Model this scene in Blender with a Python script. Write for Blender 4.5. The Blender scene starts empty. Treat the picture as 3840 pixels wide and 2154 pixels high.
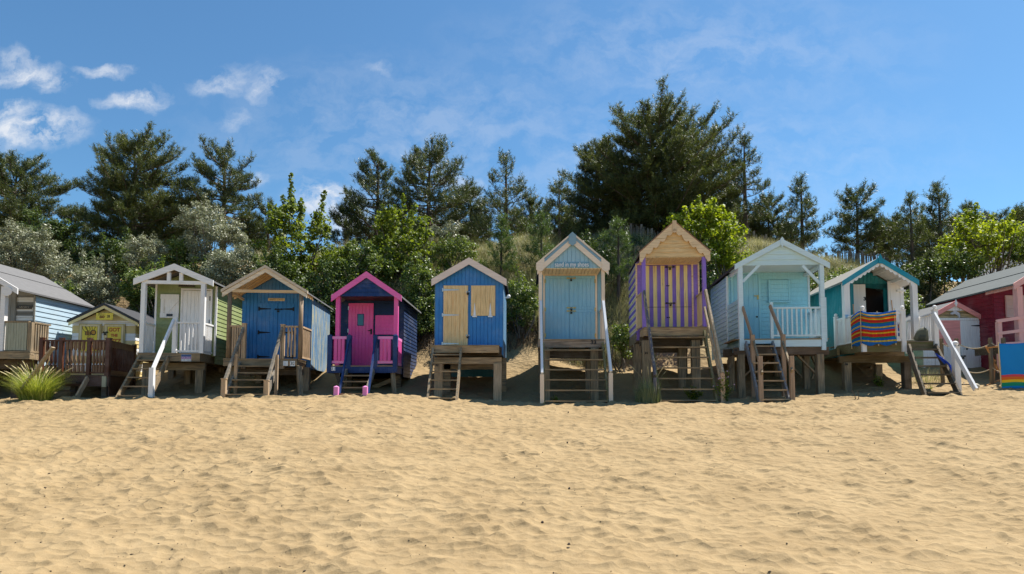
import bpy, math, random
import numpy as np
from mathutils import Vector, Matrix
random.seed(7)
C = bpy.context.scene.collection
R = math.radians
# ---------------------------------------------------------------- camera
F = 2300.0; VX = 1980.0; PY = 1370.0; PITCH = R(3.5)
cam = bpy.data.cameras.new('camera'); cob = bpy.data.objects.new('camera', cam); C.objects.link(cob)
cam.sensor_width = 36; cam.lens = F / 3840 * 36
cam.shift_x = (1920 - VX) / 3840; cam.shift_y = (PY - 1077) / 3840
cob.rotation_euler = (R(90) + PITCH, 0, 0); cam.clip_end = 3000; cam.clip_start = .05
bpy.context.scene.camera = cob

def ray(px, py):
    """direction of a photo pixel, y component 1"""
    a = (px - VX) / F; b = (PY - py) / F
    y = math.cos(PITCH) - b * math.sin(PITCH); z = math.sin(PITCH) + b * math.cos(PITCH)
    return Vector((a / y, 1.0, z / y))
def at(px, py, Y): return ray(px, py) * Y

# ---------------------------------------------------------------- tags
def tag(o, label=None, cat=None, group=None, kind=None):
    if label: o['label'] = label
    if cat: o['category'] = cat
    if group: o['group'] = group
    if kind: o['kind'] = kind
    return o
def empty(name, loc=(0, 0, 0), rz=0):
    o = bpy.data.objects.new(name, None); C.objects.link(o); o.location = loc; o.rotation_euler = (0, 0, rz)
    o.empty_display_size = .3
    return o

# ---------------------------------------------------------------- materials
def srgb(r, g, b, k=1.0):
    f = lambda c: ((c / 255) / 12.92 if c / 255 <= .04045 else ((c / 255 + .055) / 1.055) ** 2.4)
    return tuple(min(.9, f(c) * k) for c in (r, g, b))
class NT:
    def __init__(s, mat): s.t = mat.node_tree; s.n = s.t.nodes; s.l = s.t.links
    def new(s, typ, **kw):
        n = s.n.new(typ)
        for k, v in kw.items():
            if k.startswith('i_'): n.inputs[k[2:].replace('_', ' ')].default_value = v
            else: setattr(n, k, v)
        return n
    def link(s, a, b): s.l.new(a, b)
    def mix(s, fac, a, b, blend='MIX'):
        m = s.new('ShaderNodeMix', data_type='RGBA', blend_type=blend)
        for sock, v in ((m.inputs[0], fac), (m.inputs[6], a), (m.inputs[7], b)):
            if isinstance(v, (int, float)): sock.default_value = v
            elif isinstance(v, tuple): sock.default_value = (*v[:3], 1)
            else: s.link(v, sock)
        return m.outputs[2]
    def math(s, op, a, b=None, c=None, clamp=False):
        m = s.new('ShaderNodeMath', operation=op, use_clamp=clamp)
        for i, v in enumerate((a, b, c)):
            if v is None: continue
            if isinstance(v, (int, float)): m.inputs[i].default_value = v
            else: s.link(v, m.inputs[i])
        return m.outputs[0]
    def ramp(s, fac, lo, hi):
        m = s.new('ShaderNodeMapRange'); m.inputs[1].default_value = lo; m.inputs[2].default_value = hi
        s.link(fac, m.inputs[0]); return m.outputs[0]
def newmat(name, rough=.6, spec=.3):
    m = bpy.data.materials.new(name); m.use_nodes = True; nt = NT(m)
    b = m.node_tree.nodes['Principled BSDF']; b.inputs['Roughness'].default_value = rough
    b.inputs['Specular IOR Level'].default_value = spec
    return m, nt, b
_mc = {}
def paint(name, col, rough=.5, var=.10, wear=0.0, wearcol=(.30, .26, .20), grain='z', stripes=None, bump=.15):
    """painted or bare timber: soft blotches, grain streaks along one axis, optional worn patches, optional stripes"""
    if name in _mc: return _mc[name]
    m, nt, b = newmat(name, rough, .25)
    tc = nt.new('ShaderNodeTexCoord'); obj = tc.outputs['Object']
    mp = nt.new('ShaderNodeMapping'); nt.link(obj, mp.inputs[0])
    sc = {'z': (14, 14, .9), 'x': (.9, 14, 14), 'y': (14, .9, 14)}[grain]
    mp.inputs['Scale'].default_value = sc
    g = nt.new('ShaderNodeTexNoise', i_Scale=3.0, i_Detail=5.0); nt.link(mp.outputs[0], g.inputs[0])
    n = nt.new('ShaderNodeTexNoise', i_Scale=2.2, i_Detail=4.0); nt.link(obj, n.inputs[0])
    base = tuple(col)
    if stripes:
        axis, per, off, col2 = stripes
        sp = nt.new('ShaderNodeSeparateXYZ'); nt.link(obj, sp.inputs[0])
        v = nt.math('ADD', sp.outputs['XYZ'.index(axis)], off + 100 * per)
        v = nt.math('DIVIDE', v, per); v = nt.math('FRACT', v); v = nt.math('GREATER_THAN', v, .5)
        base = nt.mix(v, tuple(col), tuple(col2))
    dk = nt.mix(1.0, base, (1 - var * 2.0,) * 3, 'MULTIPLY'); lt = nt.mix(1.0, base, (1 + var,) * 3, 'MULTIPLY')
    fac = nt.ramp(g.outputs[0], .32, .68); c = nt.mix(fac, dk, lt)
    f3 = nt.new('ShaderNodeTexNoise', i_Scale=1.1, i_Detail=7.0, i_Roughness=.7); nt.link(obj, f3.inputs[0]); c = nt.mix(nt.math('MULTIPLY', nt.ramp(f3.outputs[0], .48, .72), .28), c, nt.mix(.6, c, (.55, .52, .48)))
    fac2 = nt.ramp(n.outputs[0], .3, .7); c = nt.mix(fac2, nt.mix(1.0, c, (1 - var,) * 3, 'MULTIPLY'), c)
    if wear:
        w = nt.new('ShaderNodeTexNoise', i_Scale=1.3, i_Detail=6.0, i_Roughness=.65); nt.link(mp.outputs[0], w.inputs[0])
        wf = nt.ramp(w.outputs[0], .62 - wear * .3, .70 - wear * .3)
        c = nt.mix(wf, c, wearcol)
    nt.link(c, b.inputs['Base Color'])
    bp = nt.new('ShaderNodeBump', i_Strength=bump, i_Distance=.01); nt.link(g.outputs[0], bp.inputs['Height'])
    nt.link(bp.outputs[0], b.inputs['Normal'])
    _mc[name] = m; return m
def simple(name, col, rough=.5, metal=0.0, spec=.5):
    if name in _mc: return _mc[name]
    m, nt, b = newmat(name, rough, spec); b.inputs['Metallic'].default_value = metal
    tc = nt.new('ShaderNodeTexCoord'); n = nt.new('ShaderNodeTexNoise', i_Scale=9.0, i_Detail=4.0)
    nt.link(tc.outputs['Object'], n.inputs[0])
    nt.link(nt.mix(n.outputs[0], tuple(c * .8 for c in col), tuple(min(1, c * 1.15) for c in col)), b.inputs['Base Color'])
    _mc[name] = m; return m

# ---------------------------------------------------------------- mesh builder
class MB:
    def __init__(s): s.v = []; s.f = []
    def add(s, vs, fs):
        o = len(s.v); s.v += [tuple(v) for v in vs]; s.f += [tuple(i + o for i in f) for f in fs]; return s
    def box(s, x0, x1, y0, y1, z0, z1):
        return s.add([(x0, y0, z0), (x1, y0, z0), (x1, y1, z0), (x0, y1, z0), (x0, y0, z1), (x1, y0, z1), (x1, y1, z1), (x0, y1, z1)],
                     [(0, 3, 2, 1), (4, 5, 6, 7), (0, 1, 5, 4), (1, 2, 6, 5), (2, 3, 7, 6), (3, 0, 4, 7)])
    def hexa(s, a, b):
        """two quads a, b (4 points each) joined"""
        return s.add(list(a) + list(b), [(3, 2, 1, 0), (4, 5, 6, 7), (0, 1, 5, 4), (1, 2, 6, 5), (2, 3, 7, 6), (3, 0, 4, 7)])
    def poly(s, pts, y0, y1):
        """xz outline extruded along y (counter-clockwise seen from the front)"""
        n = len(pts)
        vs = [(x, y0, z) for x, z in pts] + [(x, y1, z) for x, z in pts]
        return s.add(vs, [tuple(range(n)), tuple(range(2 * n - 1, n - 1, -1))] + [((i + 1) % n, i, i + n, (i + 1) % n + n) for i in range(n)])
    def bar(s, p, q, w, h, up=(0, 0, 1), taper=1.0):
        p = Vector(p); q = Vector(q); d = (q - p).normalized(); u = Vector(up)
        a = d.cross(u)
        if a.length < 1e-4: a = d.cross(Vector((0, 1, 0)))
        a.normalize(); c = a.cross(d).normalized()
        r = []
        for o, t in ((p, 1), (q, taper)):
            r.append([o + a * (sx * w * t / 2) + c * (sz * h * t / 2) for sx, sz in ((-1, -1), (1, -1), (1, 1), (-1, 1))])
        return s.hexa(r[0], r[1])
    def tube(s, pts, rads, n=8, cap=True):
        o = len(s.v); pts = [Vector(p) for p in pts]
        for i, p in enumerate(pts):
            d = (pts[min(i + 1, len(pts) - 1)] - pts[max(i - 1, 0)]).normalized()
            a = d.orthogonal().normalized() if abs(d.z) < .9 else Vector((1, 0, 0)); a = (a - d * a.dot(d)).normalized(); b = d.cross(a)
            r = rads[i] if hasattr(rads, '__len__') else rads
            for k in range(n):
                t = 2 * math.pi * k / n; s.v.append(tuple(p + a * math.cos(t) * r + b * math.sin(t) * r))
        for i in range(len(pts) - 1):
            for k in range(n):
                k2 = (k + 1) % n; s.f.append((o + i * n + k, o + i * n + k2, o + (i + 1) * n + k2, o + (i + 1) * n + k))
        if cap:
            s.f.append(tuple(o + k for k in range(n))[::-1]); s.f.append(tuple(o + (len(pts) - 1) * n + k for k in range(n)))
        return s
    def lathe(s, cx, cy, prof, n=10):
        return s.tube([(cx, cy, z) for r, z in prof], [max(r, .001) for r, z in prof], n)
    def ball(s, c, r, n=10):
        prof = [(r * math.sin(math.pi * i / 6), -r * math.cos(math.pi * i / 6)) for i in range(7)]
        return s.lathe(c[0], c[1], [(a, c[2] + z) for a, z in prof], n)
    def build(s, name, mat, parent=None, bevel=0.0, smooth=False):
        me = bpy.data.meshes.new(name); me.from_pydata(s.v, [], s.f); me.update()
        if mat: me.materials.append(mat)
        o = bpy.data.objects.new(name, me); C.objects.link(o); o.parent = parent
        if smooth:
            for p in me.polygons: p.use_smooth = True
        if bevel:
            b = o.modifiers.new('b', 'BEVEL'); b.width = bevel; b.segments = 1; b.limit_method = 'ANGLE'
        return o
def fast_mesh(name, V, Fc, mat, parent=None, smooth=False):
    me = bpy.data.meshes.new(name); V = np.asarray(V, np.float32); Fc = np.asarray(Fc, np.int32)
    k = Fc.shape[1]
    me.vertices.add(len(V)); me.vertices.foreach_set('co', V.ravel())
    me.loops.add(Fc.size); me.loops.foreach_set('vertex_index', Fc.ravel())
    me.polygons.add(len(Fc)); me.polygons.foreach_set('loop_start', np.arange(0, Fc.size, k, dtype=np.int32))
    me.polygons.foreach_set('loop_total', np.full(len(Fc), k, np.int32))
    if smooth: me.polygons.foreach_set('use_smooth', np.ones(len(Fc), bool))
    me.update(calc_edges=True); me.validate()
    me.materials.append(mat)
    o = bpy.data.objects.new(name, me); C.objects.link(o); o.parent = parent
    return o
def text_mesh(name, body, mat, parent, loc, size, depth=.004, width=None, bold=.0, spacing=1.0, rx=True, shear=0):
    """lettering on a plane facing -Y of its parent, centred on loc"""
    cu = bpy.data.curves.new(name, 'FONT'); cu.body = body; cu.size = size; cu.extrude = depth; cu.offset = bold
    cu.align_x = 'CENTER'; cu.align_y = 'CENTER'; cu.space_character = spacing; cu.shear = shear; cu.resolution_u = 3
    t = bpy.data.objects.new(name + '_c', cu); C.objects.link(t)
    dg = bpy.context.evaluated_depsgraph_get(); dg.update()
    me = bpy.data.meshes.new_from_object(t.evaluated_get(dg)); me.name = name
    bpy.data.objects.remove(t); bpy.data.curves.remove(cu)
    xs = [v.co.x for v in me.vertices]; k = 1.0
    cx = (min(xs) + max(xs)) / 2
    if width: k = width / (max(xs) - min(xs))
    for v in me.vertices:
        x, y, z = v.co; v.co = ((x - cx) * k + loc[0], loc[1] - z, y + loc[2])
    me.materials.clear(); me.materials.append(mat)
    o = bpy.data.objects.new(name, me); C.objects.link(o); o.parent = parent
    return o

# ---------------------------------------------------------------- sun and sky
SUND = Vector((.46, .33, 1.0)).normalized()
EL = math.asin(SUND.z); AZ = math.atan2(SUND.x, SUND.y)
sl = bpy.data.lights.new('sun', 'SUN'); sl.energy = 3.6; sl.angle = R(.5); sl.color = (1, .955, .88)
so = bpy.data.objects.new('sun', sl); C.objects.link(so); so.rotation_euler = (-SUND).to_track_quat('-Z', 'Y').to_euler(); so.location = (20, 20, 40)
w = bpy.data.worlds.new('World'); bpy.context.scene.world = w; w.use_nodes = True
nt = NT(w); bg = nt.n['Background']; bg.inputs[1].default_value = .12
sky = nt.new('ShaderNodeTexSky', sky_type='NISHITA', sun_disc=False, sun_elevation=EL, sun_rotation=AZ)
sky.air_density = 1.0; sky.dust_density = .3; sky.ozone_density = 2.0
tc = nt.new('ShaderNodeTexCoord'); sp = nt.new('ShaderNodeSeparateXYZ'); nt.link(tc.outputs['Generated'], sp.inputs[0])
yy = nt.math('MAXIMUM', sp.outputs[1], .05)
uu = nt.math('DIVIDE', sp.outputs[0], yy); vv = nt.math('DIVIDE', sp.outputs[2], yy)
cmb = nt.new('ShaderNodeCombineXYZ'); nt.link(uu, cmb.inputs[0]); nt.link(vv, cmb.inputs[1])
UV = cmb.outputs[0]
wn = nt.new('ShaderNodeTexNoise', i_Scale=9.0, i_Detail=6.0, i_Roughness=.6); nt.link(UV, wn.inputs[0])
wsub = nt.new('ShaderNodeVectorMath', operation='SUBTRACT'); nt.link(wn.outputs['Color'], wsub.inputs[0]); wsub.inputs[1].default_value = (.5, .5, .5)
wsc = nt.new('ShaderNodeVectorMath', operation='SCALE'); nt.link(wsub.outputs[0], wsc.inputs[0]); wsc.inputs['Scale'].default_value = .10
wad = nt.new('ShaderNodeVectorMath', operation='ADD'); nt.link(UV, wad.inputs[0]); nt.link(wsc.outputs[0], wad.inputs[1])
acc = None
# cloud wisps: px, py, half width px, half height px, strength
CL = [(60, 275, 190, 42, 1.0), (35, 240, 50, 50, .7), (190, 310, 90, 40, .8), (30, 400, 120, 35, .9), (120, 475, 240, 75, 1.25), (290, 480, 60, 40, .6),
      (385, 280, 130, 26, .7), (470, 270, 60, 20, .5), (500, 385, 120, 34, .95), (570, 380, 60, 45, .85), (820, 330, 120, 45, .65), (890, 300, 100, 50, .45), (1000, 335, 90, 50, .65),
      (880, 440, 80, 40, .5), (1210, 760, 150, 75, 1.3), (1290, 800, 120, 90, 1.2), (1730, 700, 110, 50, 1.0), (940, 650, 90, 30, .8), (1420, 270, 60, 26, .35),
      (2600, 200, 900, 260, .20), (1600, 500, 900, 300, .22), (2500, 600, 1100, 350, .2)]
for (px, py, a, b_, st) in CL:
    d = ray(px, py)
    s1 = nt.new('ShaderNodeVectorMath', operation='SUBTRACT'); nt.link(wad.outputs[0], s1.inputs[0]); s1.inputs[1].default_value = (d.x, d.z, 0)
    s2 = nt.new('ShaderNodeVectorMath', operation='MULTIPLY'); nt.link(s1.outputs[0], s2.inputs[0]); s2.inputs[1].default_value = (F / a, F / b_, 0)
    s3 = nt.new('ShaderNodeVectorMath', operation='LENGTH'); nt.link(s2.outputs[0], s3.inputs[0])
    e = nt.math('SUBTRACT', 1.25, s3.outputs['Value'], clamp=True); e = nt.math('MULTIPLY', e, st)
    acc = e if acc is None else nt.math('MAXIMUM', acc, e)
cn = nt.new('ShaderNodeTexNoise', i_Scale=16.0, i_Detail=9.0, i_Roughness=.62); 
mp = nt.new('ShaderNodeMapping'); mp.inputs['Scale'].default_value = (.7, 1.3, 1); nt.link(wad.outputs[0], mp.inputs[0]); nt.link(mp.outputs[0], cn.inputs[0])
cf = nt.math('MULTIPLY', acc, nt.ramp(cn.outputs[0], .40, .62)); cf = nt.math('MULTIPLY', cf, .85, clamp=True)
up = nt.math('GREATER_THAN', sp.outputs[1], .06); cf = nt.math('MULTIPLY', cf, up)
SKYTINT = nt.mix(1.0, sky.outputs[0], (.268, .405, .462), 'MULTIPLY')
nt.link(nt.mix(cf, SKYTINT, (2.75, 2.82, 2.95)), bg.inputs[0])
sc = bpy.context.scene
sc.view_settings.view_transform = 'Standard'; sc.view_settings.look = 'None'; sc.view_settings.gamma = 1.0
sc.view_settings.exposure = 1.43
sc.cycles.max_bounces = 6; sc.cycles.diffuse_bounces = 3; sc.cycles.transparent_max_bounces = 8; sc.cycles.caustics_reflective = False; sc.cycles.caustics_refractive = False
w.cycles.sampling_method = 'MANUAL'; w.cycles.sample_map_resolution = 512

# ---------------------------------------------------------------- ground
rng = np.random.default_rng(11)
def vnoise(x, y, seed=0):
    xi = np.floor(x).astype(np.int64); yi = np.floor(y).astype(np.int64); fx = x - xi; fy = y - yi
    fx = fx * fx * (3 - 2 * fx); fy = fy * fy * (3 - 2 * fy)
    def h(a, b):
        n = (a * 374761393 + b * 668265263 + seed * 1442695041) & 0x7fffffff
        n = ((n ^ (n >> 13)) * 1274126177) & 0x7fffffff
        return ((n ^ (n >> 16)) & 0xffff) / 65535.0
    a = h(xi, yi); b = h(xi + 1, yi); c = h(xi, yi + 1); d = h(xi + 1, yi + 1)
    return (a * (1 - fx) + b * fx) * (1 - fy) + (c * (1 - fx) + d * fx) * fy
def hsh(a, b, s):
    n = (a * 374761393 + b * 668265263 + s * 97531357) & 0x7fffffff
    n = ((n ^ (n >> 13)) * 1274126177) & 0x7fffffff
    return ((n ^ (n >> 16)) & 0xffff) / 65535.0
def bowls(x, y, cell, seed):
    """overlapping scooped hollows with crisp rims between them, like trodden dry sand"""
    xs = x / cell; ys = y / cell; xi = np.floor(xs).astype(np.int64); yi = np.floor(ys).astype(np.int64)
    d = np.full(np.shape(xs), 9.0)
    for i in (-1, 0, 1):
        for j in (-1, 0, 1):
            cx = xi + i; cy = yi + j
            px = cx + hsh(cx, cy, seed); py = cy + hsh(cx, cy, seed + 5); s = .6 + .8 * hsh(cx, cy, seed + 9)
            d = np.minimum(d, ((xs - px) ** 2 + (ys - py) ** 2) * s)
    return np.minimum(d, .8)
CRX = [((p - 1980) / 2300 * 17) for p in (0, 460, 1000, 1500, 1700, 2000, 2350, 2700, 3100, 3400, 3840)]
CRZ = [(1510 - p) * 17 / 2300 for p in (1498, 1488, 1484, 1480, 1496, 1508, 1506, 1493, 1476, 1462, 1440)]
def ground(x, y, fine=True):
    x = np.asarray(x, float); y = np.asarray(y, float)
    c = np.interp(x, CRX, CRZ)
    z = c + (-1.58 - c) * np.clip((17.0 - y) / 11.5, 0, 1.9)
    z = np.where(y < -4.8, -3.1 - .02 * np.clip(-4.8 - y, 0, 60), z)
    # soft crest
    z = z - .05 * np.exp(-((y - 17.2) / .8) ** 2)
    crest = np.interp(x, [-30, -14, -4, 2, 6, 9.5, 13, 18, 30], [6.4, 6.6, 7.1, 7.3, 7.5, 7.7, 6.6, 5.6, 5.2])
    t = np.interp(y, [17, 18.2, 19.4, 20.6, 22, 23, 25, 27, 28.5, 32, 60], [0, .0, .05, .11, .2, .32, .62, .9, 1.0, 1.02, .9])
    und = (vnoise(x * .45, y * .45, 3) - .5) * 1.0 + (vnoise(x * 1.3, y * 1.3, 4) - .5) * .35
    behind = np.clip((y - 18.2) / 3.5, 0, 1)
    z = np.where(y > 17, c + (crest - c) * t * (y < 200) + und * behind * np.interp(y, [18, 22, 60], [.5, .7, 1]), z)
    z = np.where(y >= 200, 4.5, z)
    z = z + (vnoise(x * .35, y * .35, 8) - .5) * .16 * np.clip((18.5 - y) / 4, 0.15, 1)
    if fine:
        wx = x + (vnoise(x * 1.7, y * 1.7, 21) - .5) * .22 + (vnoise(x * 7, y * 7, 22) - .5) * .07
        wy = y + (vnoise(x * 1.7, y * 1.7, 23) - .5) * .22 + (vnoise(x * 7, y * 7, 24) - .5) * .07
        amp = .75 + .5 * vnoise(x * .9, y * .9, 31)
        b = bowls(wx * .74, wy * 1.15, .25, 1) * .165 + bowls(wx * .8 + 7, wy * 1.2, .135, 2) * .066 + bowls(wx * .7, wy * 1.1 + 3, .55, 3) * .06
        k = np.interp(y, [-10, 0, 17.3, 19, 22, 30], [.7, 1, 1, .75, .5, .3])
        z = z + (b - .09) * amp * k * .60
    return z
def gz(x, y): return float(ground(np.array([x]), np.array([y]), False)[0])
cols = np.concatenate([[-600, -200, -80, -40, -26], np.arange(-20, -9, .07), np.arange(-9, 9, .04), np.arange(9, 20, .07), [26, 40, 80, 200, 600]])
rows = np.concatenate([[-300, -100, -40, -15, -8, -3], np.arange(0, 4.6, .2), np.arange(4.6, 9.5, .028), np.arange(9.5, 17.8, .045), np.arange(17.8, 23, .1), np.arange(23, 33, .35), [36, 42, 60, 100, 200, 600, 1500]])
GX, GY = np.meshgrid(cols, rows); GZ = ground(GX, GY)
nx, ny = len(cols), len(rows); idx = np.arange(nx * ny).reshape(ny, nx)
Fq = np.stack([idx[:-1, :-1], idx[:-1, 1:], idx[1:, 1:], idx[1:, :-1]], -1).reshape(-1, 4)
sm, nt, b = newmat('dry_sand', .95, .1)
tc = nt.new('ShaderNodeTexCoord'); n1 = nt.new('ShaderNodeTexNoise', i_Scale=.9, i_Detail=6.0); n2 = nt.new('ShaderNodeTexNoise', i_Scale=120.0, i_Detail=3.0); n3 = nt.new('ShaderNodeTexNoise', i_Scale=14.0, i_Detail=5.0, i_Roughness=.6)
for n in (n1, n2, n3): nt.link(tc.outputs['Object'], n.inputs[0])
c = nt.mix(nt.ramp(n1.outputs[0], .3, .7), (.292, .208, .109), (.355, .258, .140))
c = nt.mix(nt.ramp(n2.outputs[0], .3, .7), nt.mix(1.0, c, (.84, .84, .84), 'MULTIPLY'), c)
c = nt.mix(nt.ramp(n3.outputs[0], .35, .75), c, nt.mix(1.0, c, (.90, .88, .84), 'MULTIPLY'))
nt.link(c, b.inputs['Base Color'])
vo = nt.new('ShaderNodeTexVoronoi', i_Scale=8.0); mpv = nt.new('ShaderNodeMapping'); mpv.inputs['Scale'].default_value = (.8, 1.25, 1); nt.link(tc.outputs['Object'], mpv.inputs[0]); nt.link(mpv.outputs[0], vo.inputs[0])
hh = nt.math('ADD', nt.math('MULTIPLY', nt.math('POWER', vo.outputs['Distance'], 2.0), .045), 0.0)
hh = nt.math('ADD', hh, nt.math('MULTIPLY', n3.outputs[0], .02))
hh = nt.math('ADD', hh, nt.math('MULTIPLY', n2.outputs[0], .003)) if True else nt.math('ADD', nt.math('MULTIPLY', n3.outputs[0], .035), nt.math('MULTIPLY', n2.outputs[0], .0035))
bp = nt.new('ShaderNodeBump', i_Strength=.55, i_Distance=1.0); nt.link(hh, bp.inputs['Height']); nt.link(bp.outputs[0], b.inputs['Normal'])
gr = fast_mesh('sand', np.stack([GX, GY, GZ], -1).reshape(-1, 3), Fq, sm, smooth=True); tag(gr, kind='structure')
# ================================================================ beach hut kit
ZOOM = {1: (0, 960, 2.5804), 2: (460, 960, 2.5804), 3: (800, 960, 2.5804), 4: (1200, 980, 2.6759), 5: (1560, 940, 2.4914), 6: (1960, 840, 2.0643),
        7: (2310, 800, 1.9527), 8: (2640, 860, 2.1894), 9: (3040, 920, 2.4914), 10: (3380, 940, 2.5804)}
class Hut:
    def __init__(s, z, u0, Y0, rz, label, name='beach_hut', cat='beach hut'):
        s.z = ZOOM[z]; px = s.z[0] + u0 / s.z[2]; x0 = (px - VX) * Y0 / F; s.rz = R(rz)
        s.o = Vector((x0, Y0, gz(x0, Y0 + 1.5)))
        s.root = empty(name, s.o, s.rz); tag(s.root, label, cat)
        s.M = Matrix.Rotation(-s.rz, 3, 'Z'); s.cam = s.M @ (-s.o)
    def q(s, u, v, dy=0.0):
        """zoomed-photo pixel -> (x, z) in the hut's own space, on its vertical plane y = dy"""
        d = s.M @ ray(s.z[0] + u / s.z[2], s.z[1] + v / s.z[2]); t = (dy - s.cam.y) / d.y
        p = s.cam + d * t; return p.x, p.z
    def x(s, u, dy=0.0, v=700): return s.q(u, v, dy)[0]
    def zz(s, v, dy=0.0, u=500): return s.q(u, v, dy)[1]
    def g(s, x, y):
        p = Matrix.Rotation(s.rz, 3, 'Z') @ Vector((x, y, 0)) + s.o; return gz(p.x, p.y) - s.o.z
    def part(s, name, mb, mat, parent=None, bevel=0.0, smooth=False, label=None):
        o = mb.build(name, mat, parent or s.root, bevel, smooth)
        if label: o['label'] = label
        return o
PLN = {'f': lambda c: (lambda u, z, n: (u, c - n, z)), 'r': lambda c: (lambda u, z, n: (c + n, u, z)), 'l': lambda c: (lambda u, z, n: (c - n, u, z))}
def hboards(mb, pl, z0, z1, ufn, pitch=.125, th=.02, off=.0):
    """lapped weatherboards: every board leans out at its foot"""
    n = max(1, round((z1 - z0) / pitch)); pitch = (z1 - z0) / n
    for i in range(n):
        a = z0 + i * pitch; b = a + pitch - .004
        (ul, ur), (vl, vr) = ufn(a), ufn(b)
        if ur - ul < .03: continue
        if vr - vl < .01: m = (vl + vr) / 2; vl, vr = m - .005, m + .005
        mb.hexa([pl(ul, a, off), pl(ur, a, off), pl(ur, a, off + th), pl(ul, a, off + th)],
                [pl(vl, b, off), pl(vr, b, off), pl(vr, b, off + th * .25), pl(vl, b, off + th * .25)])
def vboards(mb, pl, u0, u1, z0fn, z1fn, pitch=.115, th=.02, gap=.016, off=.0):
    gap *= 1.6
    n = max(1, round((u1 - u0) / pitch)); pitch = (u1 - u0) / n
    if not callable(z0fn): zc = z0fn; z0fn = lambda u: zc
    if not callable(z1fn): zd = z1fn; z1fn = lambda u: zd
    cuts = [u0 + i * pitch for i in range(n + 1)]
    for i in range(n):
        a = cuts[i] + gap / 2; b = cuts[i + 1] - gap / 2
        mb.hexa([pl(a, z0fn(a), off), pl(b, z0fn(b), off), pl(b, z0fn(b), off + th), pl(a, z0fn(a), off + th)],
                [pl(a, z1fn(a), off), pl(b, z1fn(b), off), pl(b, z1fn(b), off + th), pl(a, z1fn(a), off + th)])
def gable_z(xa, za, k):
    return lambda x: za - abs(x - xa) * k
def chev(mb, xa, za, xl, zl, xr, zr, th, y0, y1):
    """roof slab or bargeboards: an inverted V of vertical thickness th"""
    mb.hexa([(xl, y0, zl - th), (xa, y0, za - th), (xa, y0, za), (xl, y0, zl)], [(xl, y1, zl - th), (xa, y1, za - th), (xa, y1, za), (xl, y1, zl)])
    mb.hexa([(xa, y0, za - th), (xr, y0, zr - th), (xr, y0, zr), (xa, y0, za)], [(xa, y1, za - th), (xr, y1, zr - th), (xr, y1, zr), (xa, y1, za)])
    return mb
# shared materials
RAW = paint('weathered_timber', (.36, .26, .15), .85, .22, .35, (.16, .13, .09), 'x')
RAWV = paint('weathered_timber_upright', (.38, .28, .17), .85, .22, .35, (.17, .14, .10), 'z')
GREYW = paint('grey_driftwood', (.30, .25, .19), .9, .2, .5, (.17, .15, .12), 'x')
DARKW = paint('dark_brown_timber', (.12, .085, .055), .85, .2, .2, (.2, .16, .11), 'x')  # darker brown timber, mostly for frames, beams and stilts below the floors
PINE = paint('new_pine', (.84, .60, .30), .6, .12, .12, (.50, .27, .10), 'z')
PINEX = paint('new_pine_level', (.66, .46, .25), .6, .12, .1, (.5, .3, .13), 'x')
WHITE = paint('white_gloss', (.84, .83, .82), .4, .05, .08, (.6, .56, .48), 'z', bump=.05)
WHITEX = paint('white_gloss_level', (.84, .83, .82), .4, .05, .08, (.6, .56, .48), 'x', bump=.05)
FELT = simple('grey_roof_felt', (.17, .17, .17), .95, 0, .1)
DFELT = simple('dark_roof_felt', (.055, .055, .06), .9, 0, .15)
IRON = simple('black_iron', (.015, .015, .016), .45, .6)
ZINC = simple('galvanised_steel', (.55, .57, .60), .4, .8)
BRASS = simple('brass', (.55, .38, .13), .35, .8)
INK = simple('black_ink', (.012, .012, .014), .6)
PLATE = simple('white_plate', (.80, .80, .79), .4)
def hull(h, xl, xr, z0, xa, za, k, y0, y1, mat, ze=None, label=None):
    """the closed box of a hut; side boards are laid on it"""
    g = gable_z(xa, za, k)
    return MB().poly([(xl, z0), (xr, z0), (xr, g(xr)), (xa, za), (xl, g(xl))], y0, y1)
def railing(h, p0, p1, zt, zb, n, mr, mbal, w=.04, bw=.03, rt=.05, lower=True, zt2=None, zb2=None, label=None, cap=.075, turned=False):
    zt2 = zt if zt2 is None else zt2; zb2 = zb if zb2 is None else zb2
    r = h.part('railing', MB().bar((*p0, zt - rt / 2), (*p1, zt2 - rt / 2), cap, rt), mr, label=label)
    if lower: h.part('bottom_rail', MB().bar((*p0, zb + rt / 2), (*p1, zb2 + rt / 2), w, rt), mr, r)
    for i in range(n):
        t = (i + 1) / (n + 1); x = p0[0] + (p1[0] - p0[0]) * t; y = p0[1] + (p1[1] - p0[1]) * t
        a = zb + (zb2 - zb) * t + (rt if lower else 0) - .004; b = zt + (zt2 - zt) * t - rt + .004
        if turned:
            L = b - a; pr = [(bw * .62, a), (bw * .62, a + L * .22), (bw * .3, a + L * .25), (bw * .6, a + L * .34), (bw * .42, a + L * .55), (bw * .3, a + L * .7), (bw * .55, a + L * .74), (bw * .62, a + L * .78), (bw * .62, b)]
            mm = MB().lathe(x, y, pr, 8)
        else: mm = MB().bar((x, y, a), (x, y, b), bw, bw)
        h.part('baluster', mm, mbal, r)
    return r
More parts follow.
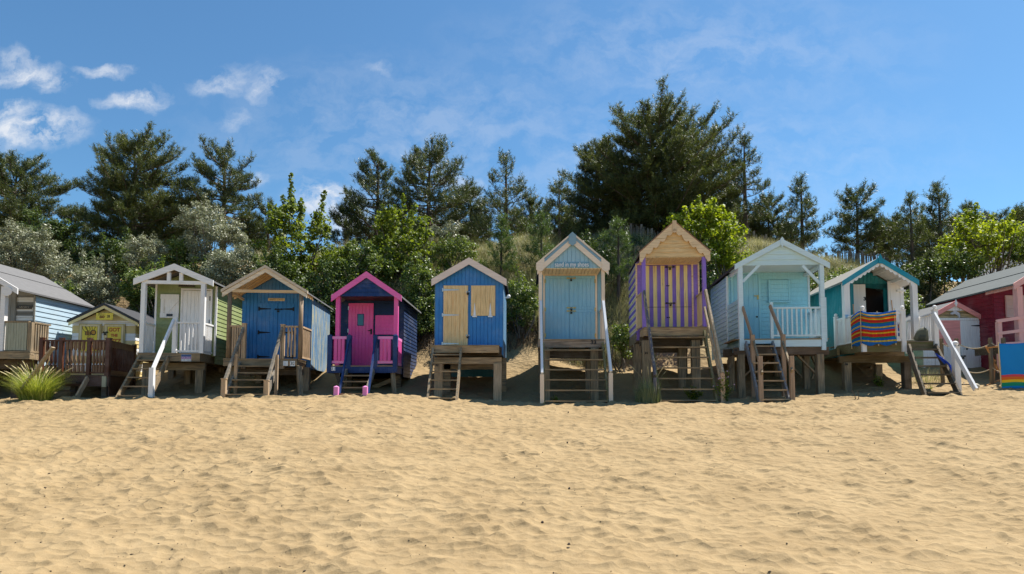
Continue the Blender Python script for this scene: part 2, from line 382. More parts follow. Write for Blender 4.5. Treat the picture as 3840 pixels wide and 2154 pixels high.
def stairs(h, xl, xr, zt, n, run, mtread, mstr, zg=None, wstr=.045, closed=False, y0=0.0, dep=.19, skip=0, xl2=None, xr2=None, first=.17):
    """open timber steps from the deck edge down to the sand"""
    xl2 = xl if xl2 is None else xl2; xr2 = xr if xr2 is None else xr2
    if zg is None: zg = h.g((xl + xr) / 2, y0 - run)
    for a, b in ((xl, xl2), (xr, xr2)): h.part('stringer', MB().bar((a, y0 - .03, zt - .10), (b, y0 - run, zg - .08), wstr, .17, up=(0, -1, .6)), mstr)
    for i in range(n):
        t = (first + i * (zt - zg - first - .05) / max(1, n - 1)) / (zt - zg) if n > 1 else .5
        z = zt + (zg - zt) * t; y = y0 - run * t - .02; a = xl + (xl2 - xl) * t; b = xr + (xr2 - xr) * t
        j = (hash((i, n)) % 7 - 3) * .002
        h.part('tread', MB().box(a + wstr / 2, b - wstr / 2, y - dep / 2 + j, y + dep / 2 + j, z - .038, z), mtread)
def deck(h, xl, xr, y0, y1, zt, mat, fascia=.2, fm=None, th=.03):
    m = MB(); n = max(1, round((y1 - y0) / .12))
    for i in range(n):
        a = y0 + (y1 - y0) * i / n; m.box(xl, xr, a + .003, y0 + (y1 - y0) * (i + 1) / n - .003, zt - th, zt)
    d = h.part('deck', m, mat)
    m = MB().box(xl + .01, xr - .01, y0 + .012, y0 + .055, zt - th - fascia, zt - th - .002)
    m.box(xl + .01, xl + .05, y0 + .056, y1, zt - th - fascia, zt - th - .002).box(xr - .05, xr - .01, y0 + .056, y1, zt - th - fascia, zt - th - .002)
    k = xl + .5
    while k < xr - .2: m.box(k, k + .045, y0 + .056, y1, zt - th - fascia + .02, zt - th - .002); k += .5
    h.part('deck_frame', m, fm or mat)
    return d
def stilt(h, x, y, zt, w=.15, mat=None, lean=(0, 0), label=None):
    x1 = x + lean[0]; y1 = y + lean[1]
    return h.part('stilt', MB().bar((x1, y1, h.g(x1, y1) - .25), (x, y, zt), w, w), mat or RAWV, label=label)
def hinge(h, parent, x, z, y, L, dr=1, mat=None, hgt=.035):
    m = MB().hexa([(x, y - .006, z - hgt), (x + dr * L, y - .006, z - hgt * .3), (x + dr * L, y, z - hgt * .3), (x, y, z - hgt)],
                  [(x, y - .006, z + hgt), (x + dr * L, y - .006, z + hgt * .3), (x + dr * L, y, z + hgt * .3), (x, y, z + hgt)])
    m.box(x - .022, x + .022, y - .012, y - .0005, z - hgt * 1.8, z + hgt * 1.8)
    return h.part('hinge', m, mat or IRON, parent)
def padlock(h, parent, x, z, y, mat=None, bolt=True, w=.12):
    m = MB()
    if bolt: m.box(x - w, x + w, y - .02, y, z + .02, z + .045).box(x - w * .8, x - w * .6, y - .03, y, z + .008, z + .057).box(x + w * .6, x + w * .8, y - .03, y, z + .008, z + .057)
    o = h.part('bolt', m, BRASS if mat is None else mat, parent) if bolt else None
    m = MB().box(x - .03, x + .03, y - .045, y - .02, z - .06, z - .008)
    m.tube([(x - .02, y - .032, z - .01), (x - .018, y - .032, z + .025), (x, y - .032, z + .038), (x + .018, y - .032, z + .025), (x + .02, y - .032, z - .01)], .006, 6)
    return h.part('padlock', m, IRON, parent)
def roof(h, xa, za, xl, zl, xr, zr, th, y0, y1, mat, label=None):
    return h.part('roof', chev(MB(), xa, za, xl, zl, xr, zr, th, y0, y1), mat, label=label)
def handrail(h, p, q, w, hh, mat, name='handrail', label=None):
    return h.part(name, MB().bar(p, q, w, hh, up=(0, 0, 1)), mat, label=label)
def post(h, x, y, z0, z1, w, mat, name='post', cap=None, label=None):
    m = MB().box(x - w / 2, x + w / 2, y - w / 2, y + w / 2, z0, z1)
    if cap == 'ball': m.box(x - w * .6, x + w * .6, y - w * .6, y + w * .6, z1, z1 + .02).ball((x, y, z1 + .02 + w * .5), w * .52)
    if cap == 'flat': m.box(x - w * .6, x + w * .6, y - w * .6, y + w * .6, z1, z1 + .025)
    if cap == 'point': m.add([(x - w / 2, y - w / 2, z1), (x + w / 2, y - w / 2, z1), (x + w / 2, y + w / 2, z1), (x - w / 2, y + w / 2, z1), (x, y, z1 + w * .3)], [(0, 1, 4), (1, 2, 4), (2, 3, 4), (3, 0, 4)])
    return h.part(name, m, mat, label=label)
def sign(h, x0, x1, z0, z1, y, mat, body=None, inkm=None, size=None, width=None, parent=None, name='sign', bold=0, label=None):
    s_ = h.part(name, MB().box(x0, x1, y - .015, y, z0, z1), mat, parent, bevel=.003, label=label)
    if body:
        for i, line in enumerate(body.split('|')):
            n = body.count('|') + 1; zc = z1 - (i + .5) * (z1 - z0) / n
            text_mesh('lettering', line, inkm or INK, s_, ((x0 + x1) / 2, y - .0165, zc), size or (z1 - z0) * .7 / n, .002, width, bold)
    return s_
# ================================================================ hut 29: green with white porch
h = Hut(2, 480, 18.3, 6, 'sage green beach hut with white porch posts and FOR SALE sign on its deck edge')
GRN = paint('sage_green_paint', (.27, .32, .135), .55, .08); WH = WHITE; pd = .8; D = 3.3
xa, za = h.q(503, 80); xl, zl = h.q(112, 225); xr, zr = h.q(875, 237)
zl = zr = (zl + zr) / 2; k = (za - zl) / (xr - xa); zd = h.zz(940)
wl = h.x(322, pd, 600); wr = h.x(900, pd, 600); g = gable_z(xa, za - .1, k); zw = zd - .02
body = hull(h, wl, wr, zw - .02, xa, za - .10, k, pd, D, GRN)
b0 = h.part('wall', body, GRN)
m = MB(); ufn = lambda z: (wl + .0, wr) if z < g(wr) else (xa - (za - .1 - z) / k + .02, xa + (za - .1 - z) / k - .02)
hboards(m, PLN['f'](pd), zw, g(wr), ufn, .135); hboards(m, PLN['f'](pd), g(wr) + .002, za - .13, ufn, .135)
h.part('weatherboard', m, GRN)
m = MB(); hboards(m, PLN['r'](wr), zw - .25, g(wr) - .03, lambda z: (pd + .03, D), .135); h.part('weatherboard', m, GRN); m = MB(); hboards(m, PLN['l'](wl), zw - .25, g(wl) - .03, lambda z: (pd + .03, D), .135); h.part('weatherboard', m, GRN)
h.part('corner_trim', MB().box(wr - .02, wr + .035, pd - .03, pd + .02, zw, g(wr) - .02), WH)
h.part('corner_trim', MB().box(wl - .035, wl + .02, pd - .03, pd + .02, zw, g(wl) - .02), WH)
roof(h, xa, za, xl, zl, xr, zr, .05, .03, D + .1, FELT)
h.part('bargeboard', chev(MB(), xa, za + .012, xl - .012, zl + .008, xr + .012, zr + .008, .19, -.03, .012), WHITEX)
for X in (xl + .1, xr - .1): h.part('rafter', MB().bar((X, .4, zl - .02), (xa, .4, za - .09), .05, .07), RAW)
px0 = h.x(175, 0, 935); px1 = h.x(757, 0, 935); zb = h.zz(240); z272 = h.zz(272)
h.part('tie_beam', MB().box(px0 - .05, px1 + .08, .014, .09, z272, zb), WHITEX)
for u in (442, 562):
    x = h.x(u, 0, 200); h.part('king_post', MB().box(x - .05, x + .05, .016, .08, zb + .002, gable_z(xa, za - .18, k)(x)), WH)
for x in (px0, px1): post(h, x, .06, zd, z272 - .002, .12, WH)
deck(h, h.x(150), h.x(760), -.02, D, zd, RAW, .22)
h.part('beam', MB().box(h.x(205, .5, 1060), h.x(805, .5, 1060), .42, .54, h.zz(1108, .5), h.zz(1036, .5)), RAW)
for u, y in ((240, .5), (752, .5), (540, 1.7), (240, 2.6), (770, 2.6)):
    stilt(h, h.x(u, y if y < 1 else 1.0, 1200), y, h.zz(1108, .5) + (.0 if y < 1 else .2), .22 if y < 1 else .18)
door = h.part('door', MB().box(h.x(588, pd, 400), h.x(862, pd, 400), pd - .05, pd - .024, zd + .02, h.zz(335, pd)), WH)
m = MB(); vboards(m, PLN['f'](pd - .05), h.x(600, pd, 400), h.x(850, pd, 400), zd + .04, h.zz(345, pd), .11, .01, .01); h.part('door_boards', m, WH, door)
m = MB(); x0 = h.x(583, pd, 400); x1 = h.x(866, pd, 400); zt = h.zz(330, pd)
m.box(x0 - .03, x0 + .02, pd - .075, pd - .03, zd, zt).box(x1 - .02, x1 + .03, pd - .075, pd - .03, zd, zt).box(x0 - .03, x1 + .03, pd - .077, pd - .03, zt + .001, zt + .04)
h.part('door_frame', m, WH, door)
for v in (410, 640): hinge(h, door, x1 - .03, h.zz(v, pd), pd - .06, -.02, 1, IRON, .04)
x0, z1 = h.q(378, 375, pd); x1, z0 = h.q(547, 603, pd)
sh = h.part('shutter', MB().box(x0, x1, pd - .05, pd - .022, z0, z1), WH)
m = MB(); vboards(m, PLN['f'](pd - .05), x0 + .01, x1 - .01, z0 + .01, z1 - .01, .11, .006, .008)
m.box(x0, x1, pd - .075, pd - .057, z1 - .15, z1).box(x0, x1, pd - .075, pd - .057, z0, z0 + .15).bar((x0 + .15, pd - .066, z0 + .15), (x1 - .05, pd - .066, z1 - .15), .017, .13, up=(0, 0, 1))
h.part('ledge_and_brace', m, WH, sh)
sign(h, x0 + .2, x0 + .38, z0 + .04, z0 + .12, pd - .076, simple('dark_plate', (.02, .03, .05), .5), parent=sh, name='label_plate')
a = h.q(545, 300, pd); b = h.q(700, 279, pd)
m = MB().box(a[0], b[0], pd - .05, pd - .022, a[1], a[1] + .03)
for i in range(7):
    x = a[0] + .04 + i * (b[0] - a[0] - .08) / 6; m.box(x - .025, x + .02, pd - .045, pd - .025, a[1] + .031, a[1] + .07 + .02 * (i % 2))
h.part('name_board', m, simple('driftwood_dark', (.07, .05, .035), .8))
zr1 = h.zz(637); zr0 = h.zz(928)
n0 = h.x(497, 0, 800)
post(h, n0, .05, zd - .02, h.zz(600), .11, WH, 'newel_post')
railing(h, (n0 + .06, .05), (px1 - .06, .05), zr1, zr0, 5, WHITEX, WH, .04, .035)
railing(h, (px1, .12), (px1 + .02, pd - .06), zr1, zr0, 7, WHITEX, WH, .04, .035)
railing(h, (px0, .12), (px0 - .02, pd - .02), zr1, zr0 - .03, 7, WHITEX, WH, .04, .035)
sx0, sx1 = h.x(175, 0, 945), h.x(450, 0, 945); run = 1.15
stairs(h, sx0, sx1, zd - .05, 5, run, RAW, RAW, wstr=.06)
bx = h.x(283, -run, 1200); zg = h.g(bx, -run)
post(h, bx, -run, zg - .2, h.zz(1085, -run), .12, WH, 'newel_post')
handrail(h, (n0 - .02, .0, h.zz(620)), (bx + .03, -run - .02, h.zz(1093, -run)), .06, .10, WH)
a = h.q(562, 1020, -.03); b = h.q(662, 955, -.03); SGN = simple('sign_purple', (.25, .03, .30), .4)
s_ = sign(h, a[0], b[0], a[1], b[1], .0, PLATE, name='sale_sign'); y_ = -.0155
zz_ = [a[1] + (b[1] - a[1]) * t for t in (0, .36, .66, 1)]
h.part('sign_band', MB().box(a[0] + .005, b[0] - .005, y_ - .002, y_, zz_[1], zz_[2]), SGN, s_); h.part('sign_band', MB().box(a[0] + .005, b[0] - .005, y_ - .002, y_, zz_[2] + .004, zz_[3] - .005), simple('sign_blue', (.02, .08, .25), .4), s_)
text_mesh('lettering', 'FOR SALE', PLATE, s_, ((a[0] + b[0]) / 2, y_ - .0035, (zz_[1] + zz_[2]) / 2), .06, .001, .24)
text_mesh('lettering', '01328 710666', simple('ink_blue', (.02, .1, .2), .5), s_, ((a[0] + b[0]) / 2, y_ - .0015, (zz_[0] + zz_[1]) / 2), .06, .001, .28)

# ================================================================ hut 30: blue, HAPPY DAYS
h = Hut(3, 500, 18.2, 5, 'cobalt blue beach hut numbered 30 with bare wood porch and HAPPY DAYS board')
BLU = paint('cobalt_blue_paint', (.035, .20, .50), .5, .07); BLUW = paint('flaking_blue_paint', (.14, .27, .44), .8, .18, .33, (.50, .44, .22), 'z')
pd = 1.0; D = 3.4
xa, za = h.q(507, 97); xl, zl = h.q(88, 330); xr, zr = h.q(905, 345); zl = zr = (zl + zr) / 2; k = (za - zl) / (xr - xa); zd = h.zz(995)
wl = h.x(280, pd, 700); wr = h.x(950, pd, 600); g = gable_z(xa, za - .1, k)
h.part('wall', hull(h, wl, wr, zd - .2, xa, za - .10, k, pd, D, BLU), BLU)
m = MB(); vboards(m, PLN['f'](pd), wl, wr, zd, lambda u: g(u) - .01, .11, .016, .009); h.part('cladding', m, BLU)
m = MB(); vboards(m, PLN['r'](wr), pd - .016, D, zd - .25, g(wr) - .03, .11, .016, .008); h.part('side_cladding', m, BLUW, label='flaking blue side boards bleached yellow')
m = MB(); vboards(m, PLN['l'](wl), pd - .016, D, zd - .25, g(wl) - .03, .11, .016, .008); h.part('side_cladding', m, BLU)
roof(h, xa, za, xl, zl, xr, zr, .045, .04, D + .1, FELT)
h.part('roof_edge', chev(MB(), xa, za + .02, xl - .03, zl + .015, xr + .03, zr + .015, .085, -.05, .036), paint('pale_trim', (.62, .52, .40), .6, .1, .2, (.4, .3, .2), 'x'))
h.part('bargeboard', chev(MB(), xa, za - .067, xl + .0, zl - .073, xr - .0, zr - .073, .13, -.02, .034), paint('bare_pale_pine', (.78, .66, .50), .6, .14, .1, (.5, .36, .2), 'x'))
for y, t in ((.3, 0), (.55, 0), (.8, 0)):
    h.part('rafter', chev(MB(), xa, za - .047, xl + .03, zl - .047, xr - .03, zr - .047, .10, y, y + .05), PINEX)
m = MB()
for i in range(9):
    t = (i + .5) / 9
    for sx in (1, -1):
        X0 = xa + sx * (xr - xa) * (t - .045); X1 = xa + sx * (xr - xa) * (t + .045); G = gable_z(xa, za - .0465, k)
        m.hexa([(X0, .05, G(X0)), (X1, .05, G(X1)), (X1, .05, G(X1) - .012), (X0, .05, G(X0) - .012)], [(X0, pd, G(X0)), (X1, pd, G(X1)), (X1, pd, G(X1) - .012), (X0, pd, G(X0) - .012)])
h.part('roof_lining', m, PINEX)
px0 = h.x(135, 0, 985); px1 = h.x(833, 0, 985); zb = h.zz(330); zb0 = h.zz(357)
h.part('tie_beam', MB().box(h.x(185, 0, 345), h.x(880, 0, 345), -.016, .03, zb0, zb), PINEX)
POSTB = paint('brown_round_post', (.30, .21, .13), .8, .2)
for x, u in ((px0, 150), (px1, 845)): h.part('post', MB().tube([(x, .06, zd), (x, .06, gable_z(xa, za - .15, k)(x))], .065, 10), POSTB, smooth=True)
h.part('brace', MB().bar((px0 + .02, .1, zb0 + .03), (h.x(300, pd, 430), pd - .06, h.zz(430, pd)), .05, .07), PINEX)
deck(h, h.x(105), h.x(822), -.03, D, zd, RAW, .19)
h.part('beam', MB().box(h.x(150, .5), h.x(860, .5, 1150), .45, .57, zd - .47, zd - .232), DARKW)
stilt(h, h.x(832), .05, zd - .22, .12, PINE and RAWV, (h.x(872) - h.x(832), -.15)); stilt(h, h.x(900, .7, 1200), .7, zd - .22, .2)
for u, y in ((180, .5), (180, 2.6), (860, 2.6), (380, 1.8)): stilt(h, h.x(u, min(y, 1.2), 1200), y, zd - .22, .18)
xd0, zt = h.q(440, 458, pd); xd1 = h.x(790, pd, 458); xm = h.x(625, pd, 700)
for n_, (a, b, hx, dr) in enumerate(((xd0, xm, xd0, 1), (xm, xd1, xd1, -1))):
    dr_ = h.part('door', MB().box(a + .006, b - .006, pd - .035, pd - .017, zd + .02, zt), BLU)
    m = MB(); vboards(m, PLN['f'](pd - .035), a + .01, b - .01, zd + .02, zt - .004, .11, .008, .008); h.part('door_boards', m, BLU, dr_)
    for v in (515, 743, 978): hinge(h, dr_, hx + .03 * dr, h.zz(v, pd), pd - .046, .36, dr)
    if n_: padlock(h, dr_, xm + .02, h.zz(528, pd), pd - .046, IRON); padlock(h, dr_, xm, h.zz(965, pd), pd - .046, bolt=False)
a = h.q(532, 437, pd); b = h.q(695, 412, pd)
sign(h, a[0], b[0], a[1], b[1], pd - .02, paint('sign_pine', (.70, .55, .30), .5, .08, grain='x'), 'HAPPY DAYS', simple('sign_brown', (.22, .12, .05), .6), .08, .42, name='name_board')
nl = h.x(290, 0, 900); nr = h.x(665, 0, 900); zr1 = h.zz(673); zr0 = h.zz(975); RAWX = paint('tan_timber', (0.54, 0.378, 0.23), .8, .18, .2, (.2, .15, .1), 'z')
post(h, nl, .04, zd - .3, h.zz(662), .11, RAWX, 'newel_post', 'flat'); post(h, nr, .04, zd - .3, h.zz(668), .11, RAWX, 'newel_post', 'flat')
railing(h, (px0 + .06, .05), (nl - .06, .05), zr1, zr0, 4, RAWX, RAWX, bw=.045, lower=False); railing(h, (nr + .06, .05), (px1 - .06, .05), zr1, zr0, 3, RAWX, RAWX, bw=.045, lower=False)
railing(h, (px1 + .02, .13), (wr - .02, pd - .02), zr1, zd + .03, 10, RAWX, RAWX, bw=.035); railing(h, (px0, .13), (px0, pd + .1), zr1, zd + .03, 8, RAWX, RAWX, bw=.035)
run = 1.1; stairs(h, h.x(275), h.x(640), zd - .05, 5, run, RAW, GREYW, wstr=.06)
zg = h.g(0, -run)
for u0, v0, u1, v1, up_, un in ((295, 705, 108, 1195, 105, nl), (668, 700, 515, 1210, 516, nr)):
    x1, z1 = h.q(up_, v1, -run); post(h, x1, -run, h.g(x1, -run) - .2, z1, .12, RAWX, 'newel_post', 'flat')
    handrail(h, (un, -.02, h.zz(v0)), (x1 + .02, -run + .03, z1 + .0), .06, .10, GREYW)
    xm_ = un + (x1 - un) * .5; zm_ = h.zz(v0) * .5 + z1 * .5; post(h, xm_ + .06, -run * .5, h.g(xm_, -run * .5) - .1, zm_ - .03, .08, RAWX, 'stair_post')
a = h.q(740, 1068, -.03); b = h.q(790, 1018, -.03); sign(h, a[0], b[0], a[1], b[1], -.02, PLATE, '30', INK, .15, .11, name='number_plate')
a = h.q(675, 1065, -.03); b = h.q(722, 1018, -.03); s_ = sign(h, a[0], b[0], a[1], b[1], -.02, PLATE, name='notice_plate')
m = MB()
for i in range(5): m.box(a[0] + .02, b[0] - .02 - .02 * (i % 2), -.0365, -.0355, a[1] + .03 + i * .025, a[1] + .036 + i * .025)
h.part('printed_lines', m, simple('faint_ink', (.25, .35, .45), .5), s_)

# ================================================================ hut 31: navy and pink
h = Hut(4, 470, 18.3, 0, 'navy beach hut numbered 31 with bright pink door, pink bargeboards and pink railings')
NAVY = paint('navy_paint', (.014, .034, .10), .5, .10); PINK = paint('hot_pink_paint', (.78, .11, .38), .5, .06); PINKR = paint('pale_pink_paint', (0.84, 0.27, 0.567), .5, .06, grain='x')
NAVB = paint('royal_navy_paint', (.014, .045, .16), .5, .1); pd = 1.0; D = 3.3
xa, za = h.q(468, 107); xl, zl = h.q(115, 345); xr, zr = h.q(820, 350); zl = zr = (zl + zr) / 2; k = (za - zl) / (xr - xa); zd = h.zz(1048)
wl = h.x(214, pd, 600); wr = h.x(838, pd, 600); g = gable_z(xa, za - .1, k); zs = h.zz(350)
h.part('wall', hull(h, wl, wr, zd - .3, xa, za - .1, k, pd, D, NAVY), NAVY)
m = MB(); hboards(m, PLN['f'](pd), zd, zs + .05, lambda z: (wl, wr), .118); h.part('weatherboard', m, NAVY)
m = MB(); hboards(m, PLN['r'](wr), zd - .3, g(wr) - .03, lambda z: (pd, D), .118); h.part('weatherboard', m, NAVY)
m = MB(); hboards(m, PLN['l'](wl), zd - .3, g(wl) - .03, lambda z: (pd, D), .118); h.part('weatherboard', m, NAVY)
gu = lambda z: (max(xl + .15, xa - (za - .06 - z) / k), min(xr - .15, xa + (za - .06 - z) / k))
h.part('gable', MB().poly([(xl + .2, zs), (xr - .2, zs), (xr - .2, gable_z(xa, za - .06, k)(xr - .2)), (xa, za - .06), (xl + .2, gable_z(xa, za - .06, k)(xl + .2))], .04, .09), NAVY)
m = MB(); hboards(m, PLN['f'](.04), zs, za - .1, gu, .135); h.part('gable_boards', m, NAVB)
h.part('soffit', MB().box(xl + .2, xr - .2, .092, pd - .022, zs + .02, zs + .04), paint('soffit_maroon', (.06, .02, .03), .6, .2))
roof(h, xa, za, xl, zl, xr, zr, .05, .0, D + .1, FELT)
h.part('bargeboard', chev(MB(), xa, za + .01, xl, zl + .01, xr, zr + .01, .19, -.035, -.002), paint('bargeboard_pink', (0.81, 0.149, 0.446), .45, .05, grain='x'))
px0, px1 = h.x(180, .1, 700), h.x(764, .1, 700)
post(h, px0, .1, zd, zs - .002, .12, PINK); post(h, px1, .1, zd, zs - .002, .12, PINK)
x0, z1 = h.q(293, 425, pd); x1 = h.x(540, pd, 500); zm = h.zz(755, pd)
dd = h.part('door', MB().box(x0, x1, pd - .05, pd - .022, zd + .01, z1), PINK)
m = MB(); vboards(m, PLN['f'](pd - .05), x0 + .01, x1 - .01, zm + .005, z1 - .06, .115, .012, .012); vboards(m, PLN['f'](pd - .05), x0 + .01, x1 - .01, zd + .02, zm - .006, .115, .012, .012)
h.part('door_boards', m, PINK, dd)
a = h.q(384, 647, pd); b = h.q(443, 537, pd)
wn_ = h.part('window', MB().box(a[0] - .015, b[0] + .015, pd - .07, pd - .055, a[1] - .015, b[1] + .015), NAVB, dd)
h.part('pane', MB().box(a[0] + .01, b[0] - .01, pd - .074, pd - .0705, a[1] + .01, b[1] - .01), simple('tinted_pane', (.01, .10, .13), .08, 0, .8), wn_)
a = h.q(510, 737, pd); b = h.q(528, 683, pd); m = MB().box(a[0], b[0], pd - .075, pd - .06, a[1], b[1]).bar(((a[0] + b[0]) / 2, pd - .085, b[1] - .05), (a[0] - .08, pd - .085, b[1] - .055), .015, .02)
h.part('handle', m, IRON, dd)
for v in (475, 700): h.part('hinge', MB().box(x0 - .015, x0 + .01, pd - .07, pd - .04, h.zz(v, pd) - .06, h.zz(v, pd) + .06), ZINC, dd)
a = h.q(557, 738, pd); b = h.q(752, 545, pd)
sh = h.part('shutter', MB().box(a[0], b[0], pd - .045, pd - .021, a[1], b[1]), PINK); m = MB(); hboards(m, PLN['f'](pd - .045), a[1], b[1], lambda z: (a[0], b[0]), .12, .015); h.part('shutter_boards', m, PINK, sh)
dk0, dk1 = h.x(78), h.x(765)
deck(h, dk0, dk1, -.04, 1.0, zd, RAW, .19, NAVB)
h.part('fascia', MB().box(dk0, dk1, -.035, -.03 + .035, h.zz(1110), zd - .034), NAVB)
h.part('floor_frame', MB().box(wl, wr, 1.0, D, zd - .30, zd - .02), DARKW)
zr1, zr0 = h.zz(755), h.zz(1027); nz = h.zz(745); NX = [h.x(u, 0, 950) for u in (98, 290, 555, 755)]
for x in NX: post(h, x, .02, zd - .19, nz, .13, NAVB, 'newel_post', 'point')
for a, b in ((0, 1), (2, 3)): railing(h, (NX[a] + .067, .02), (NX[b] - .067, .02), zr1, zr0, 3, PINKR, PINK, .05, .09, .085, cap=.06)
railing(h, (NX[3] + .0, .1), (wr - .06, pd - .03), zr1, zr0 - .03, 8, PINKR, PINK, .05, .055, .08, cap=.06); railing(h, (NX[0], .1), (NX[0], pd - .03), zr1, zr0, 6, PINKR, PINK, .05, .055, .08, cap=.06)
run = 1.05; stairs(h, h.x(280), h.x(548), zd - .06, 4, run, RAW, GREYW, wstr=.055, first=.24)
for i, (un, uv) in enumerate(((NX[1], 165), (NX[2], 455))):
    x1, z1 = h.q(uv, 1262, -run - .12); post(h, x1, -run - .12, h.g(x1, -run) - .2, z1, .12, PINKR, 'stair_post', 'point')
    handrail(h, (un + .01, -.06, h.zz(790)), (x1 + .06, -run - .04, h.g(x1, -run) + .02), .05, .09, NAVB)
a = h.q(114, 1099, -.04); b = h.q(155, 1062, -.04); sign(h, a[0], b[0], a[1], b[1], -.037, PLATE, '3 1', simple('plate_navy', (.01, .02, .12), .5), .12, .11, name='number_plate')
stilt(h, h.x(727), .1, zd - .2, .10, PINE and RAWV, (h.x(765) - h.x(727), -.1)); stilt(h, h.x(160), .1, zd - .2, .10, DARKW, (.28, .1))
for u, y in ((790, 1.0), (300, 1.0), (790, 2.8), (230, 2.8)): stilt(h, h.x(u, min(y, 1.0), 1200), y, zd - .2, .15, DARKW)
h.part('brace', MB().bar((h.x(530, .9, 1300), .9, h.g(0, .9)), (h.x(800, .9, 1160), .9, h.zz(1160, .9)), .05, .12), RAW)

# ================================================================ hut 32: blue with pine door and shutter
h = Hut(5, 495, 18.2, 0, 'bright blue beach hut on tall stilts with unpainted pine door and pine shutter', )
BL2 = paint('bright_blue_paint', (.04, .215, .55), .5, .06); BLS = paint('side_blue_paint', (.12, .26, .42), .6, .08); pd = .5; D = 3.0
xa, za = h.q(495, 70, pd - .15); xl, zl = h.q(145, 270, pd - .15); xr, zr = h.q(846, 272, pd - .15); zl = zr = (zl + zr) / 2; k = (za - zl) / (xr - xa); zd = h.zz(884)
wl = h.x(180, pd, 600); wr = h.x(812, pd, 600); g = gable_z(xa, za - .08, k)
h.part('wall', hull(h, wl, wr, zd - .25, xa, za - .08, k, pd, D, BL2), BL2)
m = MB(); vboards(m, PLN['f'](pd), wl, wr, zd + .0, lambda u: g(u) - .01, .118, .016, .010); h.part('cladding', m, BL2)
m = MB(); vboards(m, PLN['r'](wr), pd - .016, D, zd - .3, g(wr) - .03, .118, .016, .009); h.part('side_cladding', m, BLS); m = MB(); vboards(m, PLN['l'](wl), pd - .016, D, zd - .3, g(wl) - .03, .118, .016, .009); h.part('side_cladding', m, BLS)
roof(h, xa, za, xl, zl, xr, zr, .05, pd - .14, D + .1, DFELT)
h.part('bargeboard', chev(MB(), xa, za + .012, xl, zl + .012, xr, zr + .012, .215, pd - .18, pd - .143), paint('cream_pink_paint', (.80, .66, .58), .5, .05, grain='x'))
h.part('lintel', MB().box(h.x(248, pd, 320), h.x(750, pd, 320), pd - .03, pd - .017, h.zz(327, pd), h.zz(320, pd)), BL2)
x0, z1 = h.q(259, 329, pd); x1 = h.x(487, pd, 500)
dd = h.part('door', MB().box(x0, x1, pd - .035, pd - .018, zd + .0, z1), PINE); m = MB(); vboards(m, PLN['f'](pd - .035), x0 + .004, x1 - .004, zd + .01, z1 - .004, .125, .01, .006)
DP = paint('pine_door_boards', (.84, .60, .30), .55, .10, .25, (.70, .42, .18), 'z'); h.part('door_boards', m, DP, dd)
for v in (371, 605, 872): hinge(h, dd, x0 - .02, h.zz(v, pd), pd - .046, .5, 1, ZINC, .03)
for v in (400, 805): padlock(h, dd, x1 - .0, h.zz(v, pd), pd - .046, ZINC, w=.05)
a = h.q(514, 611, pd); b = h.q(742, 329, pd)
sh = h.part('shutter', MB().box(a[0], b[0], pd - .035, pd - .018, a[1], b[1]), PINE); m = MB(); vboards(m, PLN['f'](pd - .035), a[0] + .002, b[0] - .002, a[1] + .003, b[1] - .003, .16, .01, .006); h.part('shutter_boards', m, PINE, sh)
for u in (549, 695):
    x = h.x(u, pd, 580); z0 = a[1]; m = MB().hexa([(x - .04, pd - .052, z0), (x + .04, pd - .052, z0), (x + .04, pd - .047, z0), (x - .04, pd - .047, z0)], [(x - .006, pd - .052, z0 + .38), (x + .006, pd - .052, z0 + .38), (x + .006, pd - .047, z0 + .38), (x - .006, pd - .047, z0 + .38)]).box(x - .07, x + .07, pd - .055, pd - .018, z0 - .045, z0 - .004)
    h.part('hinge', m, simple('bright_zinc', (.75, .75, .78), .4, .3), sh)
h.part('lamp', MB().bar((wr + .02, 1.1, h.zz(440, 1.1)), (wr + .14, 1.1, h.zz(440, 1.1)), .04, .04).ball((wr + .16, 1.1, h.zz(430, 1.1)), .06), WH)
deck(h, h.x(135), h.x(778), -.03, pd - .02, zd, RAW, .20, paint('tan_beam', (0.486, 0.324, 0.176), .8, .2, .2, (.2, .14, .09), 'x'))
TB = _mc['tan_beam']
h.part('floor_frame', MB().box(wl + .03, wr - .03, pd - .01, D, zd - .30, zd - .02), DARKW)
h.part('beam', MB().box(h.x(170, .1, 1030), h.x(800, .1, 1030), .08, .17, h.zz(1060, .1), h.zz(1000, .1)), TB)
h.part('beam', MB().box(h.x(230, .9, 1085), h.x(745, .9, 1085), .85, .97, h.zz(1110, .9), h.zz(1062, .9)), RAW)
h.part('skirting_board', MB().box(h.x(250, 2., 1150), h.x(730, 2., 1150), 2.0, 2.03, h.zz(1180, 2.), h.zz(1112, 2.)), paint('old_teal_paint', (.03, .13, .15), .7, .1))
for u, y, t in ((214, .12, 1058), (763, .12, 1060)): stilt(h, h.x(u, y, 1200), y, h.zz(t, y), .24, RAWX)
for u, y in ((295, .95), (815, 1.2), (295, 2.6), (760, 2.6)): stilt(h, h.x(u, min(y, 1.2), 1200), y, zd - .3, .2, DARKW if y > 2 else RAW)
run = 1.2; stairs(h, h.x(165), h.x(424), zd - .03, 6, run, RAW, RAWV, wstr=.06, first=.26, xl2=h.x(110, -run, 1380), xr2=h.x(380, -run, 1380))
text_mesh('lettering', '32', INK, h.root, (h.x(200, .1, 1072), -.005 + .0, h.zz(1071, 0)), .1, .002, .10, .004)

